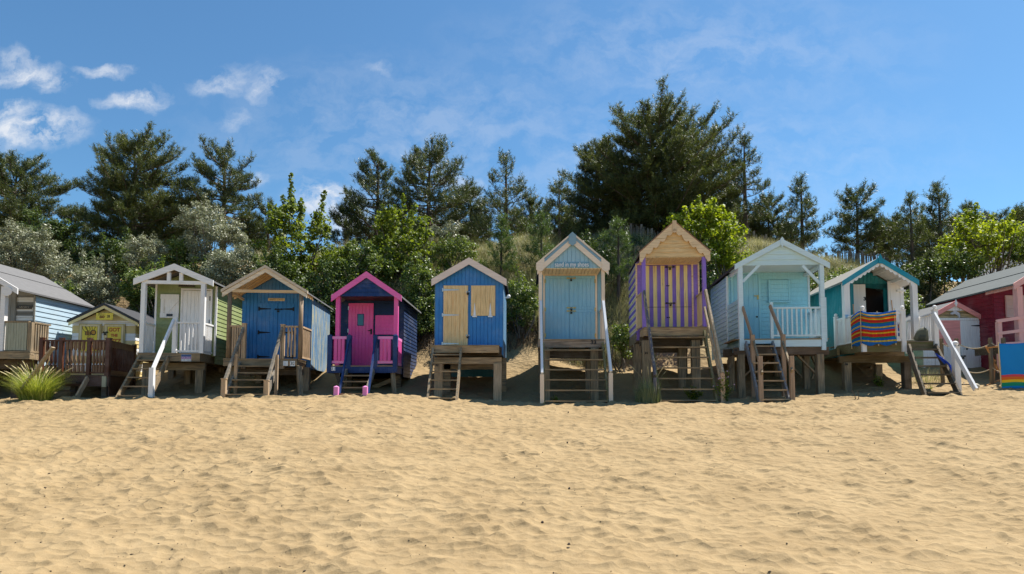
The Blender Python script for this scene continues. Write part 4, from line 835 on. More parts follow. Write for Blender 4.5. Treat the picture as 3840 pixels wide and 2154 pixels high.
# deck reaching forward and to the right
yf = -.85; dk0 = h.x(482, yf, 900) - .02; dkr = h.x(1160, yf, 900); bl = h.x(232, .55, 900)
m = MB(); n = 13
for i in range(n):
    y0 = yf + (pd - yf) * i / n; y1 = yf + (pd - yf) * (i + 1) / n - .008; t = min(1, max(0, (y0 - yf) / (.55 - yf)))
    m.box(dk0 + (bl - dk0) * t, dkr, y0, y1, zd - .03, zd)
h.part('deck', m, RAW)
zb_ = h.zz(998, yf)
MOS = paint('mossy_deck_frame', (.20, .15, .07), .85, .2, .4, (.14, .13, .05), 'x')
h.part('fascia', MB().box(dk0, h.x(893, yf, 950), yf + .01, yf + .05, zb_, zd - .032), MOS)
h.part('fascia', MB().bar((dk0, yf + .03, (zb_ + zd) / 2 - .02), (bl, .55, (zb_ + zd) / 2 - .02), .04, zd - zb_ - .05), MOS)
h.part('fascia', MB().box(h.x(893, yf, 950) + .002, dkr, yf + .01, yf + .05, h.zz(985, yf), zd - .032), MOS)
h.part('beam', MB().box(h.x(262, .0, 1060), h.x(935, .0, 1060), -.05, .06, h.zz(1100, 0), h.zz(1038, 0)), paint('mossy_beam', (.17, .12, .06), .85, .2, grain='x')); h.part('floor_frame', MB().box(wl, wr, pd, D, zd - .32, zd - .06), RAW)
h.part('beam', MB().bar((h.x(110, 2.4, 1080), 2.4, zd - .2), (h.x(260, .1, 1030), .1, zd - .22), .08, .22), MOS)
for u, y in ((335, .0), (890, .0), (625, .9), (300, 2.4), (800, 2.4)): stilt(h, h.x(u, y if y < 1 else .9, 1150), y, h.zz(1098, 0), .2, paint('dark_stilt', (.13, .10, .07), .85, .2) if u > 800 else RAWV)
text_mesh('lettering', '36', INK, h.root, (h.x(333, -.1, 1110), -.115, h.zz(1112, -.1)), .09, .002, .09, .004)
zr1 = h.zz(632, yf); zr0 = h.zz(897, yf); nzt = h.zz(612, yf)
nA = h.x(497, yf, 800) - .02; nB = h.x(862, yf, 800); nC = h.x(1163, yf, 750)
for x, y in ((nA, yf), (nB, yf), (nC, yf), (bl + .03, .55)): post(h, x, y + .0, zb_ + (.0 if x != nC else .02), nzt, .12 if y < 0 else .1, WHP, 'newel_post', 'ball')
railing(h, (nA + .065, yf), (nB - .065, yf), zr1, zr0, 8, WHITEX, WHITE, .045, .04, .05)
railing(h, (nA - .03, yf + .07), (bl + .06, .50), zr1, zr0, 16, WHITEX, WHITE, .045, .04, .05)
railing(h, (nC, yf + .07), (h.x(888, 1.1, 780), 1.1), zr1, zr0 - .02, 17, WHITEX, WHITE, .045, .04, .05)
post(h, h.x(890, 1.1, 800), 1.12, zd - .2, zr1, .08, WHP, 'newel_post')
run = 1.35; DKS = paint('dark_brown_step', (.13, .10, .065), .85, .2, .3, (.22, .17, .11), 'x')  # darker brown timber for treads and stringers of these steps
stairs(h, h.x(905, yf, 950), h.x(1155, yf, 950), zd - .04, 6, run, DKS, DKS, wstr=.06, y0=yf, first=.2, xl2=h.x(1065, yf - run, 1340), xr2=h.x(1290, yf - run, 1340) + .28)
z10 = Hut.__new__(Hut); z10.z = ZOOM[10]; z10.M = h.M; z10.cam = h.cam; z10.o = h.o; z10.rz = h.rz; z10.root = h.root
xb, zb2 = z10.q(522, 935, yf - .75); post(z10, xb, yf - .75, h.g(xb, yf - .75) - .2, zb2, .15, WHP, 'newel_post', 'ball')
a = z10.q(300, 615, yf); b = z10.q(682, 1340, yf - run - .1)
handrail(h, (a[0], yf - .06, a[1]), (b[0], yf - run - .25, b[1] - .02), .06, .13, WHITE)
H36 = h; H36v = (yf, zd, nA, nB, zr1, zr0, bl, run)

# ================================================================ hut 37: small, pink bargeboards
h = Hut(10, 518, 20.2, 0, 'low white beach hut with pale pink bargeboards and a white gull carving in its gable')
PKB = paint('salmon_paint', (0.84, 0.324, 0.297), .5, .08, grain='x'); WHD = paint('chalk_white_paint', (0.84, 0.84, 0.84), .6, .07, .1, (.5, .45, .4)); pd = .1; D = 2.6
xa, za = h.q(518, 492); xl, zl = h.q(140, 690); xr, zr = h.q(880, 685); zl = zr; k = (za - zl) / (xr - xa); xl = xa - (xr - xa); zf = h.zz(1245)
wl = xa - (h.x(822, pd, 900) - xa) ; wr = h.x(822, pd, 900); g = gable_z(xa, za - .08, k); zt = h.zz(678, pd)
h.part('wall', hull(h, wl, wr, zf - .4, xa, za - .09, k, pd, D, WHD), WHD)
m = MB(); vboards(m, PLN['f'](pd), h.x(560, pd, 900), wr, zf - .1, zt + .02, .13, .012, .008); h.part('cladding', m, WHD)
m = MB(); hboards(m, PLN['r'](wr), zf - .3, g(wr) - .03, lambda z: (pd, D), .14); h.part('weatherboard', m, WHD); m = MB(); hboards(m, PLN['l'](wl), zf - .3, g(wl) - .03, lambda z: (pd, D), .14); h.part('weatherboard', m, paint('cream_side', (.62, .56, .42), .6, .1))
zg1 = h.zz(655, pd); MAP = paint('peeling_yellow_gable', (.62, .48, .26), .7, .15, .55, (.22, .18, .10), 'x')
m = MB(); hboards(m, PLN['f'](pd), zg1, za - .3, lambda z: (xa - (za - .09 - z) / k, xa + (za - .09 - z) / k), .16, .016); h.part('gable_boards', m, MAP)
h.part('lintel', MB().box(wl, wr, pd - .05, pd - .014, zt, zg1 - .0), WHD)
roof(h, xa, za, xl, zl, xr, zr, .05, .0, D + .1, _mc['grey_roof_felt'] if 'grey_roof_felt' in _mc else FELT)
h.part('bargeboard', chev(MB(), xa, za + .012, xl, zl + .01, xr, zr + .01, .16, -.04, -.002), PKB)
h.part('inner_trim', MB().poly([(xa - .32, za - .31), (xa + .32, za - .31), (xa, za - .15)], .02, .06), WHD)
h.part('finial_board', MB().poly([(xa, za - .2), (xa + .05, za - .08), (xa, za + .06), (xa - .05, za - .08)], -.06, -.041), WHD)
# the carved gull
gx, gz_ = h.q(512, 612, pd); w_ = .05
m = MB().poly([(gx - .16, gz_ - .02), (gx - .1, gz_ - .04), (gx - .03, gz_ - .01), (gx + .08, gz_ - .07), (gx + .13, gz_ - .17), (gx + .15, gz_ - .08), (gx + .12, gz_ + .02), (gx + .05, gz_ + .06), (gx - .0, gz_ + .16), (gx - .07, gz_ + .19), (gx - .06, gz_ + .09), (gx - .1, gz_ + .04), (gx - .15, gz_ + .02)], pd - .07, pd - .022)
h.part('gull_carving', m, simple('gull_grey_white', (.55, .56, .60), .6))
a = h.q(345, 912, pd); b = h.q(560, 672, pd)
h.part('shutter', MB().box(a[0], b[0], pd - .045, pd - .014, a[1], b[1]), PKB)
m = MB(); hboards(m, PLN['f'](pd), zf - .15, a[1] - .01, lambda z: (wl, a[0] + .0 + (b[0] - a[0])), .15, .014); h.part('weatherboard', m, WHD)
m = MB(); hboards(m, PLN['f'](pd), a[1], b[1], lambda z: (wl, a[0] - .01), .15, .014); h.part('weatherboard', m, WHD)
x0 = h.x(568, pd, 900); x1 = h.x(800, pd, 900)
dd = h.part('door', MB().box(x0, x1, pd - .05, pd - .013, zf + .01, zt - .01), WHD)
m = MB(); vboards(m, PLN['f'](pd - .05), x0 + .005, x1 - .005, zf + .02, zt - .02, .12, .006, .006); h.part('door_boards', m, WHD, dd)
for v in (730, 955, 1190): hinge(h, dd, x1 - .02, h.zz(v, pd), pd - .058, .42, -1)
a = h.q(615, 955, pd); h.part('lock', MB().tube([(a[0] + .02, pd - .075, a[1]), (a[0] + .02, pd - .057, a[1])], .03, 10).tube([(a[0] - .06, pd - .065, a[1]), (a[0] - .06, pd - .057, a[1])], .012, 8), IRON, dd)
a = h.q(580, 1033, pd); padlock(h, dd, a[0], a[1], pd - .058, IRON, w=.1)
H37 = h

# ================================================================ hut 38: dark red, at the right edge
h = Hut(10, 1187, 18.6, 0, 'dark red beach hut with grey felt roof and pale pink porch timbers')
RED = paint('dark_red_paint', (.23, .014, .030), .5, .10); PKP = paint('dusty_pink_paint', (0.837, 0.446, 0.405), .6, .07, grain='x'); PKU = paint('dusty_pink_upright', (0.81, 0.432, 0.392), .6, .07); pd = 1.0; D = 4.0
xl, zl = h.q(1080, 322); za_x = 1560; xa = h.x(za_x, 0, 100); k = .60; za = zl + k * (xa - xl); xr = xa + (xa - xl); zr = zl; zf = h.zz(1060, pd) - .15
wl = h.x(902, pd, 700); wr = xa + (xa - wl) - .1; g = gable_z(xa, za - .1, k)
h.part('wall', hull(h, wl, wr, zf - .8, xa, za - .12, k, pd, D, RED), RED)
m = MB(); hboards(m, PLN['l'](wl), zf - .6, g(wl) - .03, lambda z: (pd, D), .14); h.part('weatherboard', m, RED); m = MB(); hboards(m, PLN['f'](pd), zf, g(wl), lambda z: (wl, wr), .135); h.part('weatherboard', m, RED)
roof(h, xa, za, xl, zl, xr, zr, .05, .0, D + .15, simple('green_grey_felt', (.15, .16, .155), .95, 0, .1)); h.part('felt_seam', MB().bar((xl + (xa - xl) * .5, .0, zl + (za - zl) * .5 + .004), (xl + (xa - xl) * .5, D + .1, zl + (za - zl) * .5 + .004), .03, .012), DFELT)
h.part('bargeboard', chev(MB(), xa, za + .012, xl, zl + .01, xr, zr + .01, .2, -.04, -.002), PKP)
h.part('plate_beam', MB().box(xl + .12, xl + .18, .02, pd + .3, zl - .12, zl + .0), PKU)
px_ = h.x(1135, .06, 600); post(h, px_, .06, zf - .1, gable_z(xa, za - .2, k)(px_), .17, PKU)
a = h.q(1005, 650, pd); b = h.q(1300, 437, pd); m = MB(); hboards(m, PLN['f'](pd - .06), a[1], b[1], lambda z: (a[0], b[0]), .14, .02); sh = h.part('shutter', MB().box(a[0], b[0], pd - .06, pd - .022, a[1], b[1]), PKP); h.part('shutter_boards', m, paint('shutter_pink', (.62, .42, .38), .6, .06, grain='x'), sh)
for i, (v0, v1, u0, th) in enumerate(((640, 690, 920, .1), (765, 810, 930, .09), (885, 915, 935, .09))):
    a = h.q(u0, v1 - 5, -.02 - .0); b = h.q(1187, v0, -.02); bb = h.x(1500, 0, 700)
    h.part('rail', MB().bar((a[0], -.02, a[1]), (b[0], -.02, b[1] - .02), .05, th).bar((b[0], -.02, b[1] - .02), (bb, -.02, b[1] + .1), .05, th), PKP)
a = h.x(945, .04, 800); post(h, a, .04, zf - .3, h.zz(690, 0), .12, PKU, 'rail_post')
deck(h, h.x(925), wr, -.03, pd, h.zz(925), RAW, .2, DARKW)
for u in (945, 1135): stilt(h, h.x(u, .1, 1000), .1, h.zz(940), .15, DARKW)

# ================================================================ hut 27: grey and white, left edge
h = Hut(1, 0, 17.9, 3, 'grey beach hut with white striped front and sunlit pale blue side')
GRY = paint('warm_grey_paint', (0.284, 0.27, 0.23), .6, .08); LBL = paint('pale_blue_side', (.40, .52, .60), .6, .06, grain='y'); pd = .85; D = 3.4
xr, zr = h.q(128, 290); k = .60; xa = xr - 1.65; za = zr + k * 1.65; xl = xa - 1.65; zl = zr; zd = h.zz(925)
wr = h.x(330, pd, 700) ; wl = xa - (wr - xa); g = gable_z(xa, za - .1, k); xr_ = xr
# roof tips overhang the side wall
xr = max(xr, wr + .12); zr = zl = za - k * (xr - xa); xl = xa - (xr - xa)
h.part('wall', hull(h, wl, wr, zd - .35, xa, za - .12, k, pd, D, GRY), GRY)
STW = paint('striped_front', (.20, .19, .165), .6, .06, grain='x', stripes=('Z', .285, -.02, (.72, .70, .66)))
m = MB(); hboards(m, PLN['f'](pd), zd, g(wr) - .02, lambda z: (wl, wr - .02), .142, .02); h.part('weatherboard', m, STW, label='front boards striped grey and white')
m = MB(); hboards(m, PLN['r'](wr), zd - .35, g(wr) - .03, lambda z: (pd - .02, D), .15, .022); h.part('weatherboard', m, LBL, label='sunlit pale blue side boards')
h.part('corner_trim', MB().box(wr - .02, wr + .03, pd - .05, pd - .021, zd - .3, g(wr) - .03), GRY)
roof(h, xa, za, xl, zl, xr, zr, .05, .0, D + .1, simple('mottled_grey_felt', (.15, .147, .147), .95, 0, .1)); h.part('felt_seam', MB().bar((xa + (xr - xa) * .42, .0, za - (za - zr) * .42 + .004), (xa + (xr - xa) * .42, D + .1, za - (za - zr) * .42 + .004), .03, .012), DFELT)
GWH = paint('grey_white_paint', (0.81, 0.783, 0.769), .5, .06, grain='x')
h.part('bargeboard', chev(MB(), xa, za + .012, xl, zl + .01, xr, zr + .01, .17, -.04, -.002), GWH)
h.part('bargeboard_scroll', MB().tube([(xr - .28, -.06, zr - .08), (xr - .28, -.042, zr - .08)], .14, 16), GWH)
xx = h.x(30, .06, 700); post(h, xx, .06, zd - .05, h.zz(300), .13, GWH)
xd1 = h.x(165, pd, 500); dd = h.part('door', MB().box(wl + .6, xd1, pd - .05, pd - .021, zd, h.zz(330, pd)), paint('grey_door', (.25, .24, .21), .6, .08))
m = MB(); vboards(m, PLN['f'](pd - .05), wl + .62, xd1 - .01, zd + .02, h.zz(333, pd), .13, .008, .008); h.part('door_boards', m, _mc['grey_door'], dd)
a = h.q(160, 515, pd); b = h.q(332, 482, pd)
sg = h.part('name_board', MB().poly([(a[0], a[1] + .03), (a[0] + .05, a[1]), (b[0] - .06, a[1]), (b[0], b[1]), (a[0] + .08, b[1])], pd - .045, pd - .022), simple('dark_board', (.05, .045, .04), .7))
text_mesh('lettering', 'SANDY|PATCH'.split('|')[0], simple('faint_cream', (.4, .36, .28), .6), sg, ((a[0] + b[0]) / 2, pd - .0465, (a[1] + b[1]) / 2), .06, .001, .3)
zr1, zr0 = h.zz(632), h.zz(930); rr = h.x(285, -.0, 800)
railing(h, (xx + .07, .05), (rr - .05, .05), zr1, zr0, 8, RAW, paint('grey_green_baluster', (.36, .36, .27), .7, .1), bw=.07, cap=.09)
railing(h, (xx - .07, .05), (xx - 1.3, .05), zr1, zr0, 6, RAW, _mc['grey_green_baluster'], bw=.07, cap=.09)
post(h, rr, .05, zd - .1, h.zz(650) + .02, .11, RAWV, 'newel_post'); railing(h, (rr, .12), (rr, pd - .05), zr1, zr0, 6, RAW, RAWV, bw=.05)
deck(h, wl, rr + .06, -.04, pd, zd, RAW, .2); h.part('floor_frame', MB().box(wl, wr, pd, D, zd - .45, zd - .36), DARKW)
h.part('beam', MB().box(wl, rr - .1, .4, .52, zd - .5, zd - .235), DARKW)
for u, y in ((-150, .45), (180, .45), (240, 2.4), (0, 2.4)): stilt(h, h.x(u, .5, 1100), y, zd - .3, .18, DARKW)

# ================================================================ hut 28: yellow, GOT THE BUZZ
h = Hut(1, 1010, 20.0, 4, "low yellow and white striped beach hut numbered 28 reading GOT THE BUZZ")
CY = (.62, .47, .20); YEL = paint('custard_paint', (.84, .70, .34), .6, .08, grain='x'); pd = .25; D = 3.0
xa, za = h.q(1010, 458); xr, zr = h.q(1345, 630); xl = xa - (xr - xa); zl = zr; k = (za - zr) / (xr - xa)
wl = h.x(697, pd, 800); wr = h.x(1308, pd, 800); g = gable_z(xa, za - .1, k); zt = h.zz(638, pd); zf = h.zz(1170, pd)
STY = paint('custard_stripes', (0.84, 0.84, 0.84), .6, .05, grain='x', stripes=('Z', .50, .12, (.68, .54, .26)))
h.part('wall', hull(h, wl, wr, zf - .1, xa, za - .12, k, pd, D, YEL), YEL)
m = MB(); hboards(m, PLN['f'](pd), zf, zt, lambda z: (wl, wr), .125, .018); h.part('weatherboard', m, STY, label='front boards striped custard and white')
m = MB(); hboards(m, PLN['r'](wr), zf, g(wr) - .03, lambda z: (pd, D), .125, .018); h.part('weatherboard', m, STY)
m = MB(); hboards(m, PLN['f'](pd), zt + .05, za - .2, lambda z: (max(wl, xa - (za - .12 - z) / k), min(wr, xa + (za - .12 - z) / k)), .16, .016); h.part('gable_boards', m, YEL)
h.part('lintel', MB().box(wl, wr, pd - .04, pd - .019, zt, zt + .05), WHITEX)
roof(h, xa, za, xl, zl, xr, zr, .06, .02, D + .1, DFELT)
h.part('roof_edge', chev(MB(), xa, za + .012, xl - .02, zl + .01, xr + .02, zr + .01, .085, -.03, .016), simple('black_trim', (.03, .03, .032), .6)); h.part('bargeboard', chev(MB(), xa, za - .075, xl + .02, zl - .07, xr - .02, zr - .07, .10, -.015, .016), YEL)
SGY = paint('sign_yellow', (0.837, 0.648, 0.081), .5, .04); BEEO = simple('honey_orange', (.55, .26, .02), .6); TX = simple('brown_black_ink', (.04, .02, .015), .6)
def bee(par, x, z, s_, y):
    """a small painted bee: two looped wings, striped body, round head, feelers"""
    m = MB()
    for a_, b_ in ((-.62, .55), (-.28, .68)):
        cx, cz = x + a_ * s_, z + b_ * s_; pts = [(cx + .26 * s_ * math.cos(t) - .18 * s_ * math.sin(t), y - .002, cz + .42 * s_ * math.sin(t)) for t in [i * math.pi / 7 for i in range(15)]]
        m.tube(pts, .028 * s_, 5)
    h.part('wing_outline', m, TX, par)
    m = MB()
    for i in range(4):
        X = x - .55 * s_ + i * .2 * s_; m.box(X, X + .1 * s_, y - .003, y - .001, z - .28 * s_ - .03 * s_ * (i > 0), z + .2 * s_)
    m.box(x - .58 * s_, x + .1 * s_, y - .002, y - .0005, z - .29 * s_, z - .26 * s_)
    h.part('body_stripes', m, TX, par)
    h.part('body', MB().tube([(x - .22 * s_, y - .0008, z - .04 * s_), (x - .22 * s_, y, z - .04 * s_)], .3 * s_, 12), BEEO, par)
    h.part('head_ring', MB().tube([(x + .42 * s_, y - .002, z + .05 * s_), (x + .42 * s_, y, z + .05 * s_)], .36 * s_, 16), TX, par); h.part('head', MB().tube([(x + .44 * s_, y - .004, z + .07 * s_), (x + .44 * s_, y - .0022, z + .07 * s_)], .24 * s_, 14), BEEO, par)
    h.part('feelers', MB().tube([(x + .3 * s_, y - .002, z + .35 * s_), (x + .25 * s_, y - .002, z + .75 * s_)], .02 * s_, 4).tube([(x + .5 * s_, y - .002, z + .38 * s_), (x + .62 * s_, y - .002, z + .72 * s_)], .02 * s_, 4).ball((x + .25 * s_, y - .002, z + .78 * s_), .05 * s_).ball((x + .64 * s_, y - .002, z + .75 * s_), .05 * s_), TX, par)
a = h.q(935, 620, .0); b = h.q(1100, 556, .0)
s_ = h.part('number_board', MB().box(a[0], b[0], -.04, -.016, a[1], b[1]), SGY); bee(s_, a[0] + .18, (a[1] + b[1]) / 2 - .02, .12, -.041)
text_mesh('lettering', '28', TX, s_, (b[0] - .14, -.042, (a[1] + b[1]) / 2), .12, .001, .10, .003)
for n_, (u0, u1) in enumerate(((768, 985), (1012, 1215))):
    x0, x1 = h.x(u0, pd, 800), h.x(u1, pd, 800); ztp = h.zz(655, pd); zbp = h.zz(935 if n_ == 0 else 1150, pd) if n_ == 0 else zf
    dd = h.part('door' if n_ else 'shutter', MB().box(x0, x1, pd - .05, pd - .02, zbp, ztp), paint('ochre_frame', (0.567, 0.459, 0.23), .6, .07))
    pn = h.part('panel', MB().box(x0 + .12, x1 - .12, pd - .055, pd - .051, h.zz(920, pd), ztp - .1), SGY, dd)
    fr = MB().box(x0 + .04, x0 + .10, pd - .07, pd - .051, zbp + .03, ztp - .03).box(x1 - .10, x1 - .04, pd - .07, pd - .051, zbp + .03, ztp - .03).box(x0 + .101, x1 - .101, pd - .069, pd - .051, ztp - .09, ztp - .03); h.part('door_frame', fr, paint('cream_frame', (0.756, 0.634, 0.378), .6, .06), dd)
    cx = (x0 + x1) / 2
    if n_ == 0:
        bee(pn, cx, h.zz(745, pd), .26, pd - .056); bee(pn, cx + .04, h.zz(810, pd), .12, pd - .056); bee(pn, cx + .08, h.zz(875, pd), .15, pd - .056)
    else:
        for t_, v_, w_, tilt in (('GOT', 714, .36, 0), ('THE', 768, .22, 0), ('BUZZ', 823, .46, 0)): text_mesh('lettering', t_, simple('painted_orange_letter', (.50, .12, .02), .6), pn, (cx, pd - .057, h.zz(v_, pd)), .17 if t_ != 'THE' else .12, .001, w_, .008)
        padlock(h, dd, x0 + .06, h.zz(748, pd), pd - .071, IRON, w=.08)
BAL = paint('dark_brown_stain', (0.101, 0.035, 0.019), .4, .12); BALL_ = paint('brown_stain_worn', (.20, .10, .05), .5, .15, .3, (.3, .2, .12))
# raised deck with turned balustrade, nearer the beach
yf = -2.0; zd = h.zz(1152, yf, 700); zt_ = h.zz(812, yf); zn = h.zz(800, yf); xs = [h.x(u, yf, 1000) for u in (402, 592, 862, 1046)]
for i, x in enumerate(xs): post(h, x, yf, zd - .05, zn, .12 if i == 3 else .10, BAL, 'newel_post', 'flat')
for i in range(3): railing(h, (xs[i] + .05, yf), (xs[i + 1] - .05, yf), zt_, zd + .04, (3, 5, 4)[i], BAL, BAL if i == 0 else BALL_, bw=.07, turned=True, cap=.07)
xq = h.x(1300, -.1, 900)
h.part('slatted_screen', MB().bar((xs[3], yf + .08, zt_ - .10), (xq, -.1, zt_ - .10), .03, .2).bar((xs[3], yf + .08, zd - .3), (xq, -.1, zd - .3), .03, .9), BAL)
for i in range(13):
    t = (i + .5) / 13; x = xs[3] + (xq - xs[3]) * t; y = yf + .08 + (-.18 - yf) * t; h.part('screen_slat', MB().bar((x, y, zd + .15), (x, y, zt_ - .2), .06, .03), BAL)
post(h, xq, -.1, zd - .7, zt_ + .04, .1, BAL, 'newel_post')
m = MB()
for i in range(14): y0 = yf - .05 + i * .16; m.box(xs[0] - .05, xs[3] + .05 + (xq - xs[3]) * i / 14, y0, y0 + .152, zd - .03, zd)
h.part('deck', m, DARKW); h.part('deck_frame', MB().box(h.x(640, yf, 1200), xs[3] + .06, yf - .04, yf + .02, h.zz(1262, yf), zd - .032), paint('brown_fascia', (.13, .07, .05), .7, .15, grain='x'))
h.part('corner_post', MB().box(h.x(1003, yf, 1200), h.x(1042, yf, 1200), yf - .09, yf - .041, h.zz(1270, yf), h.zz(1165, yf)), paint('pale_post', (.50, .46, .30), .7, .1))
for u, y in ((1000, yf + .1), (700, yf + .1), (450, yf + .1), (1100, -.3)): stilt(h, h.x(u, yf, 1250), y, zd - .05, .14, DARKW)
for v in (1228, 1305): h.part('tread', MB().box(h.x(560, yf, 1200), h.x(810, yf, 1200), yf - .55 + (.2 if v < 1300 else -.05), yf - .3 + (.2 if v < 1300 else -.05), h.zz(v + 8, yf - .3), h.zz(v - 8, yf - .3)), DARKW)
a = h.q(848, 1182, yf - .15); b = h.q(745, 1352, yf - .65); h.part('stringer', MB().bar((a[0], yf - .15, a[1]), (b[0], yf - .65, b[1] - .05), .05, .15), RAWX)
H28 = h
# ================================================================ vegetation
def unit(v): return v / (np.linalg.norm(v, axis=-1, keepdims=True) + 1e-9)
def leafmat(name, cols, rough=.5, trans=.35, tcol=None, spec=.4):
    m = bpy.data.materials.new(name); m.use_nodes = True; nt = NT(m); b = nt.n['Principled BSDF']; out = nt.n['Material Output']
    b.inputs['Roughness'].default_value = rough; b.inputs['Specular IOR Level'].default_value = spec
    gm = nt.new('ShaderNodeNewGeometry'); r = gm.outputs['Random Per Island']
    c = nt.mix(nt.ramp(r, 0, .55), cols[0], cols[1]); c = nt.mix(nt.ramp(r, .55, 1), c, cols[2])
    nt.link(c, b.inputs['Base Color'])
    if trans:
        t = nt.new('ShaderNodeBsdfTranslucent'); nt.link(nt.mix(1.0, c, tcol or (1.45, 1.45, .6), 'MULTIPLY'), t.inputs[0])
        mx = nt.new('ShaderNodeMixShader'); mx.inputs[0].default_value = trans; nt.link(b.outputs[0], mx.inputs[1]); nt.link(t.outputs[0], mx.inputs[2]); nt.link(mx.outputs[0], out.inputs[0])
    return m
NEED = leafmat('dark_pine_needles', [(.032, .046, .020), (.062, .082, .028), (.14, .165, .055)], .45, .25)
NEEB = leafmat('olive_pine_needles', [(.040, .054, .018), (.078, .098, .028), (.165, .185, .055)], .5, .25)
NEEY = leafmat('fresh_pine_needles', [(.050, .085, .025), (.085, .135, .040), (.14, .19, .07)], .5, .3)
SYC = leafmat('sycamore_leaves', [(.06, .09, .014), (.125, .17, .022), (.26, .31, .035)], .6, .38)
SYB = leafmat('bright_sycamore_leaves', [(.11, .15, .012), (.21, .27, .02), (.36, .40, .03)], .6, .42)
BUC = leafmat('buckthorn_leaves', [(.15, .16, .085), (.26, .27, .165), (.42, .42, .30)], .45, .2, (1.1, 1.15, .9))
BRM = leafmat('bramble_leaves', [(.06, .09, .022), (.11, .155, .034), (.20, .25, .06)], .45, .3, spec=.35)
IVY = leafmat('ivy_leaves', [(.035, .058, .015), (.065, .10, .025), (.13, .175, .045)], .5, .25, spec=.3)
GRS = leafmat('dune_grass_blades', [(.20, .21, .08), (.36, .34, .16), (.58, .52, .32)], .6, .25, (1.1, 1.1, .8))
GRG = leafmat('green_marram_blades', [(.14, .19, .03), (.26, .32, .05), (.50, .50, .16)], .5, .3)
GRY_ = leafmat('grey_marram_blades', [(.10, .14, .07), (.17, .21, .11), (.28, .30, .17)], .5, .2)
TWG = leafmat('dry_twigs', [(.07, .045, .03), (.12, .08, .05), (.20, .15, .10)], .8, 0)
BARK = paint('pine_bark', (.11, .08, .06), .9, .25, .3, (.2, .13, .09), 'z')
BARKG = paint('grey_stem_bark', (.16, .13, .10), .9, .2)

def blades(rg, P, D, L, nb, blen, bw, spread=.85):
    n = len(P); P = np.repeat(P, nb, 0); D = np.repeat(D, nb, 0); Lr = np.repeat(L, nb)[:, None]
    u = rg.random((n * nb, 1)); B = P + D * Lr * u
    rnd = unit(rg.normal(size=(n * nb, 3))); rnd = unit(rnd - D * (rnd * D).sum(1, keepdims=True))
    d = unit(D * .75 + rnd * spread); s = unit(np.cross(d, rg.normal(size=d.shape)))
    bl = blen * (.7 + .6 * rg.random((n * nb, 1)))
    V = np.stack([B - s * bw / 2, B + s * bw / 2, B + d * bl], 1).reshape(-1, 3)
    return V, np.arange(len(V)).reshape(-1, 3)

